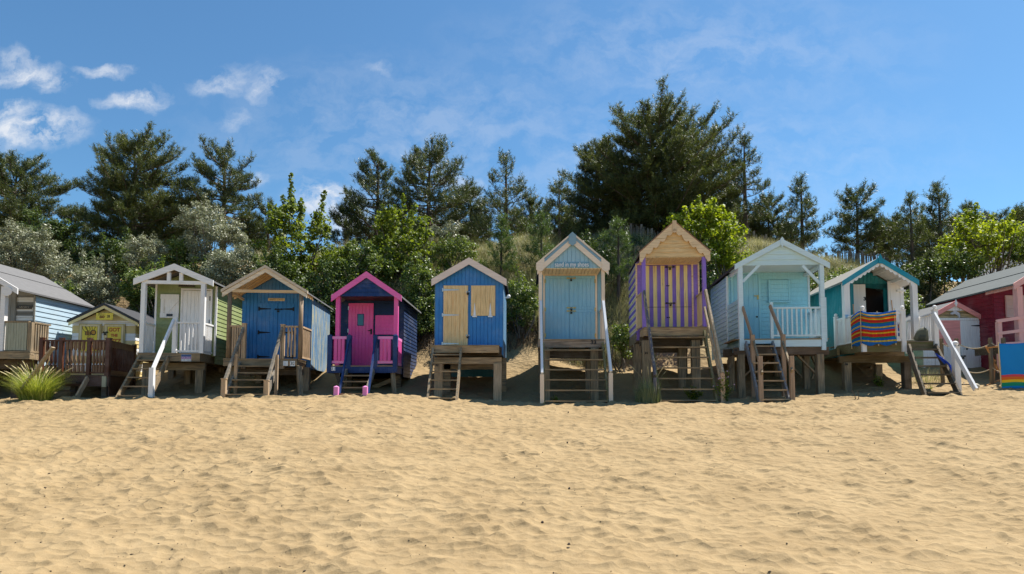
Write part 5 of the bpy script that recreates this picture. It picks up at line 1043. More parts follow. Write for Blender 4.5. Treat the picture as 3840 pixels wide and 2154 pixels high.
def pine(label, px, top, bot, hw, Y, style, seed, mat=None, dens=1.0, bare=0, group='pine trees on the dune behind the huts', name='pine_tree'):
    rg = np.random.default_rng(seed); T = at(px, top, Y); bx = T.x; bz = gz(bx, Y); H = T.z - bz; Rm = hw / F * Y
    cb = at(px, bot, Y).z - bz                                     # crown foot above the base
    root = empty(name, (bx, Y, bz - .1)); tag(root, label, 'tree', group)
    mb = MB(); lean = (rg.random(2) - .5) * .06 * H
    trunk = lambda t: np.array([lean[0] * t * t * 1.0 - lean[0] * (0), lean[1] * t * t, H * t]) if True else None
    off = np.array([-lean[0], 0, 0])
    tr = lambda t: trunk(t) + off * t * t
    r0 = max(.06, H * .022)
    if style == 'open': r0 *= 1.1
    mb.tube([Vector(tr(t)) for t in np.linspace(0, .97, 9)], [r0 * (1 - t) ** .8 + .012 for t in np.linspace(0, .97, 9)], 7)
    prof = {'dome': lambda t: np.interp(t, [0, .06, .2, .45, .7, .9, 1], [.24, .42, .68, .92, 1.0, 1.0, .85]),
            'cone': lambda t: np.interp(t, [0, .1, .3, .6, .9, 1], [.05, .22, .5, .82, 1.0, .9]),
            'slim': lambda t: np.interp(t, [0, .1, .3, .5, .8, 1], [.04, .22, .5, .75, 1.0, .6]),
            'open': lambda t: np.interp(t, [0, .08, .25, .5, .75, 1], [.10, .38, .6, .8, 1.0, .6])}[style]
    P = []; D = []; L = []
    Hc = H - cb; nb = int((30 if style == 'dome' else 20) * max(1, Hc / 3.0) * (1.5 if style == 'dome' else 1) * dens)
    lob = rg.random(8) * .6 + .62
    if style == 'open': lob = rg.random(8) * .9 + .45
    for i in range(nb):
        t = ((i + rg.random()) / nb) ** (.9); h = H - Hc * t - .02 * H; az = i * 2.4 + rg.random() * .9
        Lb = Rm * prof(t) * (.75 + .4 * rg.random()) * lob[int((az % 6.283) / 6.283 * 7.99)] * 1.05
        if rg.random() < .16: continue
        if Lb < .12: Lb = .12
        e0 = np.interp(t, [0, .2, .5, 1], [.85, .38, .02, -.2] if style == 'dome' else [.9, .45, .1, -.15]) + (rg.random() - .5) * .6
        if style == 'open': e0 = np.interp(t, [0, .3, .7, 1], [.9, .4, .15, .0]) + (rg.random() - .5) * .5
        hz = np.array([math.cos(az), math.sin(az), 0]); base = tr(h / H)
        cur = .22 if style != 'open' else .12
        pz = np.array([-hz[1], hz[0], 0]); j1, j2, j3 = rg.normal(size=3) * np.array([.10, .07, 3.0])
        pt = lambda s: base + hz * Lb * s * (math.cos(e0 * .8)) * (1.10 - .10 * s) + pz * Lb * (j1 * math.sin(s * 3 + j3) - j1 * math.sin(j3)) + np.array([0, 0, Lb * (math.sin(e0) * s * .9 + cur * s * s - .15 * s + .12 * s ** 4 + j2 * math.sin(s * 5))])
        k = 5 if Lb > .6 else 3; pts = [pt(s) for s in np.linspace(0, 1, k)]
        # keep the top below the measured height
        mb.tube([Vector(p) for p in pts], [max(.008, r0 * .28 * min(1, Lb / 1.5) * (1 - s * .8)) for s in np.linspace(0, 1, k)], 4, cap=False)
        ns = int(4 + Lb * (9.5 if style == 'dome' else 7.5))
        for j in range(ns):
            s = .22 + .78 * (j + rg.random()) / ns if style != 'open' else .35 + .65 * (j + rg.random()) / ns
            b = pt(s); tg = unit((pt(min(1, s + .05)) - pt(s - .05)))
            side = np.cross(tg, [0, 0, 1]) * (1 if j % 2 else -1); ls = (.20 + .30 * Lb * (1.2 - s)) * (.5 + 1.0 * rg.random())
            sd = unit(tg * .6 + side * (.9 * rg.random() + .15) + np.array([0, 0, .35 + .35 * rg.random()]))
            nt_ = 1 + int(ls / .17)
            for q_ in range(nt_):
                a = b + sd * ls * (q_ + .2) / nt_
                dd = unit(sd * .45 + np.array([0, 0, .6]) + rg.normal(size=3) * .42)
                P.append(a); D.append(dd); L.append(.16 + .10 * rg.random())
        e = pt(1.0)
        for q_ in range(3 + int(Lb * 1.5)):
            P.append(e - (e - pt(.7)) * rg.random() * .9 + rg.normal(size=3) * .10); D.append(unit(np.array([0, 0, 1.0]) + hz * .25 + rg.normal(size=3) * .2)); L.append(.26 + .20 * rg.random())
    for q_ in range(8): P.append(tr(.9 + .08 * q_ / 8)); D.append(unit(np.array([0, 0, 1.]) + rg.normal(size=3) * (.3 if q_ < 5 else .05))); L.append(.3)
    if bare:
        for i in range(bare):
            h = cb * (.35 + .6 * i / bare); az = rg.random() * 6.28; l_ = Rm * (.25 + .4 * rg.random()); a = tr(h / H)
            mb.tube([Vector(a), Vector(a + np.array([math.cos(az) * l_ * .5, math.sin(az) * l_ * .5, .03])), Vector(a + np.array([math.cos(az) * l_, math.sin(az) * l_, -.05 + .2 * rg.random()]))], [.025, .016, .006], 4, cap=False)
    P = np.array(P); D = np.array(D); L = np.array(L)
    if style != 'cone' and style != 'slim': bl, bw, nn = .155, .020, 16
    else: bl, bw, nn = .13, .019, 15
    hi = P[:, 2] > .6 * H; kz = min(1.06, (((T.z / Y) * (Y + P[hi, 1]) - bz + .1 - .24) / P[hi, 2]).min())
    P[:, 2] *= kz; mb.v = [(x, y, z * kz) for x, y, z in mb.v]
    V, Fc = blades(rg, P, D, L, nn, bl, bw)
    mb.build('trunk', BARK, root, smooth=True)
    fast_mesh('crown', V, Fc, mat or NEED, root)
    return root

def leaf_quads(rg, Cn, N, size, asp=.6):
    n = len(Cn); nr = unit(N * .45 + np.array([0, 0, .55]) + rg.normal(size=(n, 3)) * .55)
    t = unit(np.cross(nr, rg.normal(size=(n, 3)))); s = np.cross(nr, t); L = size * (.6 + .8 * rg.random((n, 1)))
    V = np.stack([Cn - t * L * .5, Cn + s * L * asp * .5 + t * L * .05, Cn + t * L * .5, Cn - s * L * asp * .5 + t * L * .05], 1).reshape(-1, 3)
    return V, np.arange(len(V)).reshape(-1, 4)
def shrub(label, px, py, rx, ry, Y, mat, seed, size=.09, asp=.6, dens=1.0, spikes=8, name='shrub', cat='shrub', group='shrubs on the dune slope', tips=None, stem=None, hang=0, clump=.30):
    rg = np.random.default_rng(seed); c = at(px, py, Y); a = rx / F * Y; b = ry / F * Y; dp = min(a, b) * .9 + .2
    bz = gz(c.x, Y); root = empty(name, (c.x, Y, bz - .1)); tag(root, label, cat, group)
    O = np.array([c.x, Y, bz - .1]); cc = np.array([c.x, Y, c.z])
    area = a * b * 3.1 + dp * (a + b) * 1.2
    nc = int(area * 9 * dens) + 6
    u = unit(rg.normal(size=(nc, 3))); r = rg.random((nc, 1)) ** .35
    lump = 1 + .22 * np.sin(u[:, :1] * 5 + seed) * np.cos(u[:, 2:3] * 4 + seed * .7)
    K = u * r * lump * np.array([a, dp, b]) * .92; rad = clump * (.55 + .7 * rg.random((nc, 1)))
    nl = int(5.0 * dens * math.pi * a * b / (size * size * asp * .5) / nc)
    Cn = np.repeat(K, nl, 0); w_ = unit(rg.normal(size=(nc * nl, 3))); Cn = Cn + w_ * np.repeat(rad, nl, 0) * rg.random((nc * nl, 1)) ** .45 * np.array([1, 1, .75])
    N = unit(w_ + .6 * np.repeat(u, nl, 0))
    Cs = [Cn]; Ns = [N]; mb = MB()
    tl = list(tips or [])
    tips3 = []
    for (tx, ty) in tl:
        p = np.array(at(tx, ty, Y)) - cc; tips3.append((p * np.array([.75, 0, .25]), p))
    for i in range(spikes):
        uu_ = unit(rg.normal(size=3)); uu_[2] = abs(uu_[2]) + .2; uu_ = unit(uu_); st = uu_ * np.array([a, dp, b]) * .7; ln = (.35 + .5 * rg.random()) * min(1.0, b * .8)
        tips3.append((st, st + (uu_ * .5 + np.array([0, 0, .7])) * ln))
    for st, en in tips3:
        n = int(np.linalg.norm(en - st) / .0055 * (.09 / size)) + 8; t = rg.random((n, 1)); w_ = unit(rg.normal(size=(n, 3)))
        wid = .06 + .17 * (1 - t) + .05 * np.sin(t * 30)
        Cs.append(st + (en - st) * t + w_ * wid); Ns.append(w_)
        mb.tube([Vector(st + cc - O), Vector(en + cc - O)], [.018, .005], 4, cap=False)
    Cn = np.concatenate(Cs) + cc; N = np.concatenate(Ns)
    g_ = ground(Cn[:, 0], Cn[:, 1], False); keep = Cn[:, 2] > g_ + .02; Cn = Cn[keep] - O; N = N[keep]
    V, Fc = leaf_quads(rg, Cn, N, size, asp)
    for i in range(7 + int(area * 1.2)):
        e = K[rg.integers(nc)] + cc - O; s0 = np.array([(rg.random() - .5) * a * .8, (rg.random() - .5) * .5, .0]); m_ = (s0 + e) / 2 + rg.normal(size=3) * .12
        mb.tube([Vector(s0), Vector(m_), Vector(e)], [.035, .022, .008], 5, cap=False)
    mb.build('stems' if cat != 'tree' else 'trunk', stem or BARKG, root)
    fast_mesh('crown' if cat == 'tree' else 'foliage', V, Fc, mat, root)
    return root

# ---- pines
PG = [
 ('dense dark pine at the left edge behind the grey hut', 60, 540, 880, 190, 31, 'dome', 1, NEED, 1.3, 0),
 ('broad domed pine standing behind the sage green hut', 515, 447, 900, 215, 30, 'dome', 2, NEEB, 1.35, 0),
 ('ragged dark pine above and behind the HAPPY DAYS hut', 850, 498, 870, 155, 32, 'open', 3, NEED, 2.3, 0),
 ('low small pine in the gap left of the open-limbed pines', 1300, 765, 920, 62, 31, 'open', 5, NEED, 1.8, 3),
 ('crooked pine just left of the tallest open-limbed pine', 1420, 555, 880, 115, 32.5, 'open', 6, NEED, 2.2, 4),
 ('tall open-limbed pine behind the pink and navy hut', 1610, 497, 870, 175, 31, 'open', 7, NEED, 2.2, 5),
 ('low spreading pine right of the open-limbed pine', 1765, 690, 900, 90, 33, 'dome', 8, NEED, 1.1, 2),
 ('pointed pine behind the gap between huts 32 and 33', 1898, 557, 900, 125, 30, 'cone', 9, NEED, 1.7, 2),
 ('short pointed pine above the powder blue hut', 2097, 665, 960, 100, 29, 'cone', 10, NEEB, 1.4, 2),
 ('left lobe pine crowding the giant pine', 2235, 490, 880, 135, 32.5, 'dome', 11, NEED, 1.4, 2),
 ('giant tallest pine of all, behind the striped hut', 2445, 283, 860, 265, 31, 'dome', 12, NEEB, 1.6, 4),
 ('dark pine filling in right of the giant pine', 2660, 560, 900, 100, 33.5, 'dome', 13, NEED, 1.2, 2),
 ('slender pine with bare lower trunk right of the giant', 2788, 493, 820, 92, 30, 'slim', 14, NEED, 1.6, 9),
 ('low bushy pine behind the slender bare-trunked pine', 2880, 710, 900, 90, 32, 'dome', 15, NEED, 1.1, 0),
 ('neat conical pine above the aqua hut roof', 3002, 643, 905, 90, 30, 'cone', 16, NEED, 1.8, 1),
 ('free-standing round pine left of the teal hut gable', 3207, 675, 915, 112, 30, 'dome', 17, NEED, 1.0, 2),
 ('thin spiky pine above the small pink-trimmed hut', 3413, 712, 1010, 85, 28, 'cone', 18, NEEB, 1.5, 2),
 ('taller spiky pine above the small pink-trimmed hut', 3522, 668, 985, 95, 29, 'cone', 19, NEED, 1.7, 2),
 ('short spiky pine before the dark red hut', 3622, 747, 910, 65, 29.5, 'cone', 20, NEED, 1.5, 0),
 ('low pine tops left of the far right corner', 3735, 765, 900, 85, 31, 'dome', 21, NEED, 1.1, 0),
 ('low pine top at the right edge of the view', 3835, 760, 900, 70, 31.5, 'dome', 22, NEED, 1.1, 0),
 ('young fresh green pine left of the powder blue hut', 1880, 795, 1000, 62, 25.5, 'cone', 23, NEEY, 1.5, 0),
 ('young fresh green pine touching the powder blue hut roof', 2030, 790, 1020, 72, 25.2, 'cone', 24, NEEY, 1.5, 0),
 ('young fresh green pine between huts 33 and 34', 2317, 810, 1030, 80, 24.6, 'cone', 25, NEEY, 1.6, 0),
 ('small dark young pine on the slope right of the teal hut', 3480, 930, 1160, 48, 25, 'cone', 26, NEED, 1.6, 0),
 ('low pine filling the gap behind hut 33', 1990, 720, 900, 95, 33.5, 'dome', 27, NEED, 1.2, 0),
 ('low pine mass left of the thin spiky pine', 3330, 790, 930, 85, 31.5, 'dome', 28, NEED, 1.1, 0),
 ('low dark pine between the left edge pine and domed pine', 285, 760, 960, 110, 32, 'dome', 29, NEED, 1.2, 0),
 ('low dark pine right of the ragged pine', 1010, 740, 950, 90, 33, 'open', 30, NEED, 2.0, 0),
 ('shaded low pine under the giant pine', 2330, 720, 930, 130, 34, 'dome', 31, NEED, 1.1, 0),
 ('shaded low pine under the giant pine, right side', 2560, 720, 930, 120, 34, 'dome', 32, NEED, 1.1, 0),
 ('low dark pine on the crest at the far left', 150, 800, 960, 120, 34, 'dome', 101, NEED, 1.2, 0),
 ('low dark pine behind the sage green hut, beyond the big domed one', 640, 740, 960, 130, 34.5, 'dome', 102, NEED, 1.2, 0),
 ('low dark pine behind the sycamore with two spires', 960, 830, 980, 110, 35, 'dome', 103, NEED, 1.0, 0),
 ('low dark pine behind the sycamore with one bright spire', 1450, 790, 980, 130, 35, 'dome', 104, NEED, 1.2, 0),
 ('low dark pine under the open-limbed pine', 1610, 800, 980, 120, 35, 'dome', 105, NEED, 1.2, 0),
 ('low dark pine above the bright blue hut', 1790, 780, 980, 110, 35, 'dome', 106, NEED, 1.1, 0),
 ('low dark pine left of the giant pine foot', 2150, 760, 980, 110, 35, 'dome', 107, NEED, 1.2, 0),
 ('low dark pine between the giant and slender pines', 2740, 740, 960, 120, 35, 'dome', 108, NEED, 1.2, 0),
 ('low dark pine behind the fence above the aqua hut', 2930, 800, 960, 100, 34, 'dome', 109, NEED, 1.0, 0),
 ('low dark pine behind the thin spiky pines', 3480, 800, 980, 120, 33, 'dome', 110, NEED, 1.2, 0),
 ('low dark pine right of the spiky pines', 3600, 800, 980, 110, 33.5, 'dome', 111, NEED, 1.2, 0),
]
for a in PG: pine(*a)
# ---- broadleaf trees and shrubs
SH = [
 ('leafy sycamore with two tall spires behind the HAPPY DAYS hut', 1110, 930, 135, 190, 26, SYC, 41, .13, .7, .75, 10, 'sycamore_tree', 'tree', [(1092, 648), (1060, 730), (1130, 745), (1218, 715), (1190, 800), (1010, 790)]),
 ('sycamore with one bright spire behind the navy and pink hut', 1500, 930, 135, 150, 26, SYC, 42, .13, .7, .75, 10, 'sycamore_tree', 'tree', [(1512, 728), (1480, 770), (1545, 790), (1420, 820), (1590, 830)]),
 ('bright lime green sycamore right of the striped hut gable', 2640, 880, 165, 105, 25.5, SYB, 43, .13, .7, .9, 12, 'sycamore_tree', 'tree', [(2620, 765), (2560, 790), (2690, 775)]),
 ('yellow green sycamore above the dark red hut roof', 3690, 915, 150, 120, 25.5, SYB, 44, .12, .7, .8, 12, 'sycamore_tree', 'tree', [(3640, 800), (3800, 790)]),
 ('silvery buckthorn above the grey hut roof', 90, 945, 150, 95, 25, BUC, 45, .085, .42, .9, 14, 'sea_buckthorn', 'shrub', None),
 ('silvery buckthorn behind the yellow BUZZ hut', 320, 1085, 130, 115, 23.6, BUC, 46, .085, .42, .9, 12, 'sea_buckthorn', 'shrub', None),
 ('small silvery buckthorn left of the sage green hut roof', 560, 955, 95, 60, 24.6, BUC, 47, .085, .42, .95, 10, 'sea_buckthorn', 'shrub', None),
 ('large silvery buckthorn between the sage green and HAPPY DAYS huts', 800, 890, 140, 130, 25.5, BUC, 48, .085, .42, .85, 16, 'sea_buckthorn', 'shrub', None),
 ('lower silvery buckthorn behind the HAPPY DAYS gable', 860, 1020, 110, 90, 24, BUC, 49, .085, .42, .9, 10, 'sea_buckthorn', 'shrub', None),
 ('silvery buckthorn crest tuft right of the sycamores', 1680, 880, 75, 40, 27.5, BUC, 50, .085, .42, .8, 8, 'sea_buckthorn', 'shrub', None),
 ('dark leafy bush in the shade under the domed pine', 440, 990, 120, 100, 26, IVY, 51, .09, .65, 1.0, 8, 'leafy_bush', 'shrub', None),
 ('dark leafy bush behind the grey hut roof', 180, 890, 130, 90, 27, IVY, 52, .09, .65, .9, 8, 'leafy_bush', 'shrub', None),
 ('green bush filling in left of the sage green porch', 560, 1110, 110, 110, 23, BRM, 53, .085, .65, 1.0, 8, 'leafy_bush', 'shrub', None),
 ('green bush between the yellow hut and grey hut roofs', 230, 1160, 90, 90, 22.6, BRM, 54, .085, .65, .9, 6, 'leafy_bush', 'shrub', None),
 ('dark green bush behind the sage green hut', 700, 1080, 110, 100, 24, IVY, 55, .085, .65, 1.0, 6, 'leafy_bush', 'shrub', None),
 ('leafy bush right of the HAPPY DAYS gable', 1060, 1090, 130, 120, 24, IVY, 56, .10, .65, 1.0, 8, 'leafy_bush', 'shrub', None),
 ('dark leafy bush in the gap before the navy hut', 1230, 1160, 90, 180, 23, IVY, 57, .10, .65, .95, 8, 'leafy_bush', 'shrub', None),
 ('leafy bush above the navy hut roof', 1370, 1030, 120, 110, 24.4, BRM, 58, .10, .65, 1.0, 10, 'leafy_bush', 'shrub', None),
 ('tall glossy bramble between the navy and bright blue huts', 1570, 1130, 95, 190, 22.9, BRM, 59, .085, .65, 1.0, 10, 'bramble_bush', 'shrub', None),
 ('pale green bramble above the bright blue hut roof', 1700, 955, 95, 55, 25.4, BRM, 60, .08, .65, .95, 10, 'bramble_bush', 'shrub', None),
 ('bramble in the gap right of the bright blue hut', 1960, 1140, 60, 120, 22.8, BRM, 61, .08, .65, .9, 6, 'bramble_bush', 'shrub', None),
 ('shaded bush low behind the bright blue hut', 1800, 1190, 110, 80, 23.0, IVY, 62, .085, .65, .8, 6, 'leafy_bush', 'shrub', None),
 ('low bramble right of the powder blue hut handrail', 2330, 1290, 42, 60, 21.4, BRM, 63, .085, .65, .8, 6, 'bramble_bush', 'shrub', None),
 ('shaded bush behind the striped hut', 2560, 1050, 130, 150, 24, IVY, 64, .085, .65, .7, 6, 'leafy_bush', 'shrub', None),
 ('leafy bush behind the aqua hut, left side', 2730, 960, 80, 90, 25, SYB, 65, .10, .65, .9, 6, 'leafy_bush', 'shrub', None),
 ('bramble between the aqua and teal huts', 3110, 1090, 110, 80, 23.6, BRM, 66, .08, .65, .9, 8, 'bramble_bush', 'shrub', None),
 ('pale leaved bramble seen through the teal porch', 3370, 1150, 95, 60, 22.9, BRM, 67, .08, .65, .9, 8, 'bramble_bush', 'shrub', None),
 ('shaded bush under the spiky pines', 3420, 1050, 110, 60, 24.8, IVY, 68, .08, .65, .8, 6, 'leafy_bush', 'shrub', None),
 ('leafy bush between spiky pines and dark red roof', 3590, 1010, 100, 70, 24.6, BRM, 69, .085, .65, .9, 8, 'leafy_bush', 'shrub', None),
 ('leafy bush right of the aqua hut below the fence', 3260, 1080, 60, 60, 24.2, BRM, 70, .08, .65, .8, 6, 'leafy_bush', 'shrub', None),
 ('dark bush between the powder blue and striped huts', 2200, 1010, 110, 110, 24.6, IVY, 71, .085, .65, .8, 6, 'leafy_bush', 'shrub', None),
 ('leafy bush at the right edge just above the dark red hut roof', 3835, 960, 70, 75, 25, BRM, 72, .085, .65, .9, 6, 'leafy_bush', 'shrub', None),
 ('sunlit leafy bush between the buckthorns above the sage green hut', 680, 960, 80, 60, 25.2, BRM, 73, .085, .65, .9, 8, 'leafy_bush', 'shrub', None),
 ('sunlit leafy bush low between the sycamores', 1280, 1000, 110, 80, 25, SYC, 74, .10, .65, 1.0, 12, 'leafy_bush', 'shrub', None),
]
for a in SH: shrub(*a[:14], tips=a[14])

# ---- grass
def grass_mesh(rg, bases, hts, bw, curl, segs=3, dirs=None):
    n = len(bases); az = rg.random(n) * 6.283 if dirs is None else dirs; out = np.stack([np.cos(az), np.sin(az), np.zeros(n)], 1)
    side = np.stack([-np.sin(az), np.cos(az), np.zeros(n)], 1) ; h = hts[:, None]; cu = curl[:, None]
    V = []
    for k in range(segs + 1):
        s = k / segs; p = bases + np.array([0, 0, 1.]) * h * (s - .35 * cu * s * s) + out * h * cu * (.25 * s + .75 * s * s); w_ = bw * (1 - s) * .5 + .0006
        V += [p - side * w_, p + side * w_]
    V = np.stack(V, 1); m = 2 * (segs + 1); V = V.reshape(-1, 3); o = (np.arange(n) * m)[:, None]
    Fs = [np.stack([o[:, 0] + 2 * k, o[:, 0] + 2 * k + 1, o[:, 0] + 2 * k + 3, o[:, 0] + 2 * k + 2], 1) for k in range(segs)]
    return V, np.concatenate(Fs)
rg = np.random.default_rng(77)
def scatter(n, areas):
    xs, ys = [], []
    for (x0, x1, y0, y1, w_) in areas:
        k = int(n * w_); cx = rg.random(k) * (x1 - x0) + x0; cy = rg.random(k) * (y1 - y0) + y0
        xs.append(cx); ys.append(cy)
    return np.concatenate(xs), np.concatenate(ys)
# tussocks over the dune face
tx, ty = scatter(1700, [(-4.5, 1.4, 23.4, 30, .42), (8.6, 15.5, 24.2, 31, .42), (3, 8, 23.5, 30, .10), (15, 18, 22.5, 25.5, .06), (-16, -4, 25, 30, .06), (1.5, 4.6, 22.2, 25, .10), (12.5, 16.5, 22.3, 25, .06)])
k = 46; bx = np.repeat(tx, k) + rg.normal(size=len(tx) * k) * .13; by = np.repeat(ty, k) + rg.normal(size=len(tx) * k) * .13
bz = ground(bx, by, False); wind = 1.0 + rg.normal(size=len(bx)) * 1.3
V, Fc = grass_mesh(rg, np.stack([bx, by, bz], 1), .45 + .35 * rg.random(len(bx)), .014, .35 + .6 * rg.random(len(bx)), 3, wind)
tag(fast_mesh('dune_grass', V, Fc, GRS), kind='stuff')
# low creeping leaves and dead stems that carpet the slope between the shrubs
cx, cy = scatter(110000, [(-22, 18.5, 23.2, 29, .6), (-22, -6, 22.4, 24, .22), (9, 18, 22.6, 24.5, .10), (-6.5, 5, 22.9, 24, .08)])
md = vnoise(cx * .8, cy * .8, 55); kp = md > .35; cx, cy = cx[kp], cy[kp]; cz = ground(cx, cy, False) + rg.random(len(cx)) ** 1.5 * .5 * (md[kp])
V, Fc = leaf_quads(rg, np.stack([cx, cy, cz], 1), np.tile(np.array([[0, -.4, .6]]), (len(cx), 1)), .09, .6)
tag(fast_mesh('undergrowth', V, Fc, IVY), kind='stuff')
tx, ty = scatter(6000, [(-22, 16, 22.6, 25, .5), (-6.3, -3.3, 22.2, 23.4, .22), (-.8, 3.6, 22.2, 23.4, .28)])
P = np.stack([tx, ty, ground(tx, ty, False) - .02], 1)
V, Fc = grass_mesh(rg, P, .25 + .5 * rg.random(len(tx)), .016, .5 + rg.random(len(tx)) * 1.1, 3)
tag(fast_mesh('dead_stems', V, Fc, TWG), kind='stuff')

def tuft(label, px, py, Y, n, rad, hgt, mat, seed, curl=.8, heads=0, name='grass_tuft', group='grass tufts growing in the sand by the huts', wind=None):
    rg = np.random.default_rng(seed); c = at(px, py, Y); z0 = gz(c.x, Y); root = empty(name, (c.x, Y, z0)); tag(root, label, 'grass tuft', group)
    r = rg.random(n) ** .7 * rad; a = rg.random(n) * 6.283; b = np.stack([r * np.cos(a), r * np.sin(a) * .7, np.full(n, -.03)], 1)
    b[:, 2] += np.array(ground(b[:, 0] + c.x, b[:, 1] + Y, False)) - z0
    h = hgt * (.5 + .6 * rg.random(n)) * (1.1 - .4 * r / rad); az = a + rg.normal(size=n) * .6 if wind is None else wind + rg.normal(size=n) * .9
    V, Fc = grass_mesh(rg, b, h, .011, curl * (.3 + .9 * rg.random(n)), 4, az)
    fast_mesh('blades', V, Fc, mat, root)
    if heads:
        mb = MB()
        for i in range(heads):
            aa = rg.random() * 6.28; rr = rad * rg.random(); H_ = hgt * (.85 + .3 * rg.random()); cu = .25 + .5 * rg.random(); o = Vector((math.cos(aa), math.sin(aa) * .6, 0)); b0 = Vector((math.cos(aa) * rr * .6, math.sin(aa) * rr * .4, 0))
            f = lambda s: b0 + Vector((0, 0, 1)) * H_ * (s - .35 * cu * s * s) + o * H_ * cu * (.25 * s + .75 * s * s)
            mb.tube([f(s) for s in (0, .3, .6, .8)], [.004] * 4, 4, cap=False); mb.tube([f(s) for s in (.8, .86, .94, 1.0)], [.004, .012, .011, .002], 5)
        mb.build('seed_heads', simple('pale_seed_head', (.55, .45, .25), .8), root)
    return root
tuft('big green arching marram tuft at left, before the dark balustrade', 135, 1480, 17.0, 1700, .40, 1.12, GRG, 5, .85, 34)
tuft('grey green marram tuft at the foot of the striped hut steps', 2428, 1480, 17.0, 700, .34, .72, GRY_, 6, .35, 0)
tuft('thin wisp of grass beneath the HAPPY DAYS hut steps', 857, 1470, 17.6, 160, .16, .6, GRY_, 8, .4, 0)
tuft('taller pale stalks above the striped hut marram tuft', 2440, 1480, 17.4, 60, .2, 1.15, GRG, 9, .45, 6)
tuft('sparse grass before the small pink-trimmed hut', 3480, 1420, 18.9, 220, .6, .5, GRS, 10, .6, 0)
tuft('little grass sprig right of the teal hut steps foot', 3488, 1460, 17.2, 40, .08, .18, GRG, 12, .6, 0)
# leafy weeds
def weed(label, px, base, Y, n, hgt, rad, seed, flowers=False):
    rg = np.random.default_rng(seed); c = at(px, base, Y); z0 = gz(c.x, Y); root = empty('wild_plant', (c.x, Y, z0)); tag(root, label, 'plant', 'weeds growing in the sand by the huts'); Cs = []; mb = MB(); fl = MB()
    for i in range(n):
        a = rg.random() * 6.28; e = Vector((math.cos(a) * rad * rg.random(), math.sin(a) * rad * .5 * rg.random(), hgt * (.45 + .6 * rg.random()))); mb.tube([(0, 0, -.05), e * .5 + Vector((0, 0, .03)), e], [.006, .005, .003], 4, cap=False)
        t = rg.random((46, 1)) ** .8; Cs.append(np.array(e)[None] * t + rg.normal(size=(46, 3)) * .035)
        if flowers: MB().ball(e, .022, 6).build('flower', simple('mauve_flower', (.45, .30, .38), .7), root)
    Cn = np.concatenate(Cs); V, Fc = leaf_quads(rg, Cn, unit(rg.normal(size=Cn.shape)), .07, .45); mb.build('stems', simple('green_stem', (.10, .12, .04), .7), root); fast_mesh('leaves', V, Fc, SYC, root)
weed('flowering weed beside the sun-bleached rail foot of the striped hut', 2718, 1492, 16.9, 15, .8, .35, 3, True)
weed('low weed under the striped hut steps', 2600, 1480, 17.6, 12, .35, .45, 4)
weed('low weed in the sand under the teal hut deck', 3300, 1440, 18.8, 8, .3, .25, 5)
weed('small weed on the sand under the powder blue hut steps', 2085, 1495, 17.3, 4, .15, .12, 6)

# ---- chestnut paling fence along the crest
FW = paint('grey_paling', (.26, .22, .18), .9, .2)
def paling(label, pts, n):
    m0 = at(*pts[0]); root = empty('paling_fence', (m0.x, pts[0][2], gz(m0.x, pts[0][2]))); tag(root, label, 'fence', 'paling fences on the dune crest'); O = root.location; rg_ = random.Random(3); last = None
    for i in range(n):
        t = i / (n - 1); a, b = at(*pts[0]), at(*pts[1]); p = a.lerp(b, t); z = gz(p.x, p.y); hh_ = .75 + rg_.uniform(-.08, .08); ln = rg_.uniform(-.04, .04)
        MB().bar(Vector((p.x, p.y, z)) - O, Vector((p.x + ln, p.y, z + hh_)) - O, .055, .025).build('pale', FW, root)
        if i % 8 == 0: MB().bar(Vector((p.x, p.y + .05, z - .1)) - O, Vector((p.x, p.y + .05, z + .9)) - O, .09, .09).build('post', FW, root)
        if last is not None and i % 4 == 0: pass
        last = p
    for hgt in (.25, .6):
        MB().tube([Vector((q.x, q.y - .02, gz(q.x, q.y) + hgt)) - O for q in [at(*pts[0]).lerp(at(*pts[1]), i / 20) for i in range(21)]], .008, 4).build('wire', IRON, root)
paling('grey paling fence on the crest above the aqua hut', [(2830, 950, 28.6), (3330, 950, 28.8)], 90)
paling('grey paling fence on the crest left of the striped hut gable', [(2290, 950, 28.8), (2480, 950, 28.8)], 40)
# ================================================================ loose things
h = H36; yf, zd, nA, nB, zr1, zr0, bl, run36 = H36v
def world_empty(h, name, lx, ly, lz, label, cat, rz=0.0):
    p = Matrix.Rotation(h.rz, 3, 'Z') @ Vector((lx, ly, lz)) + h.o
    e = empty(name, p, h.rz + rz); tag(e, label, cat); return e
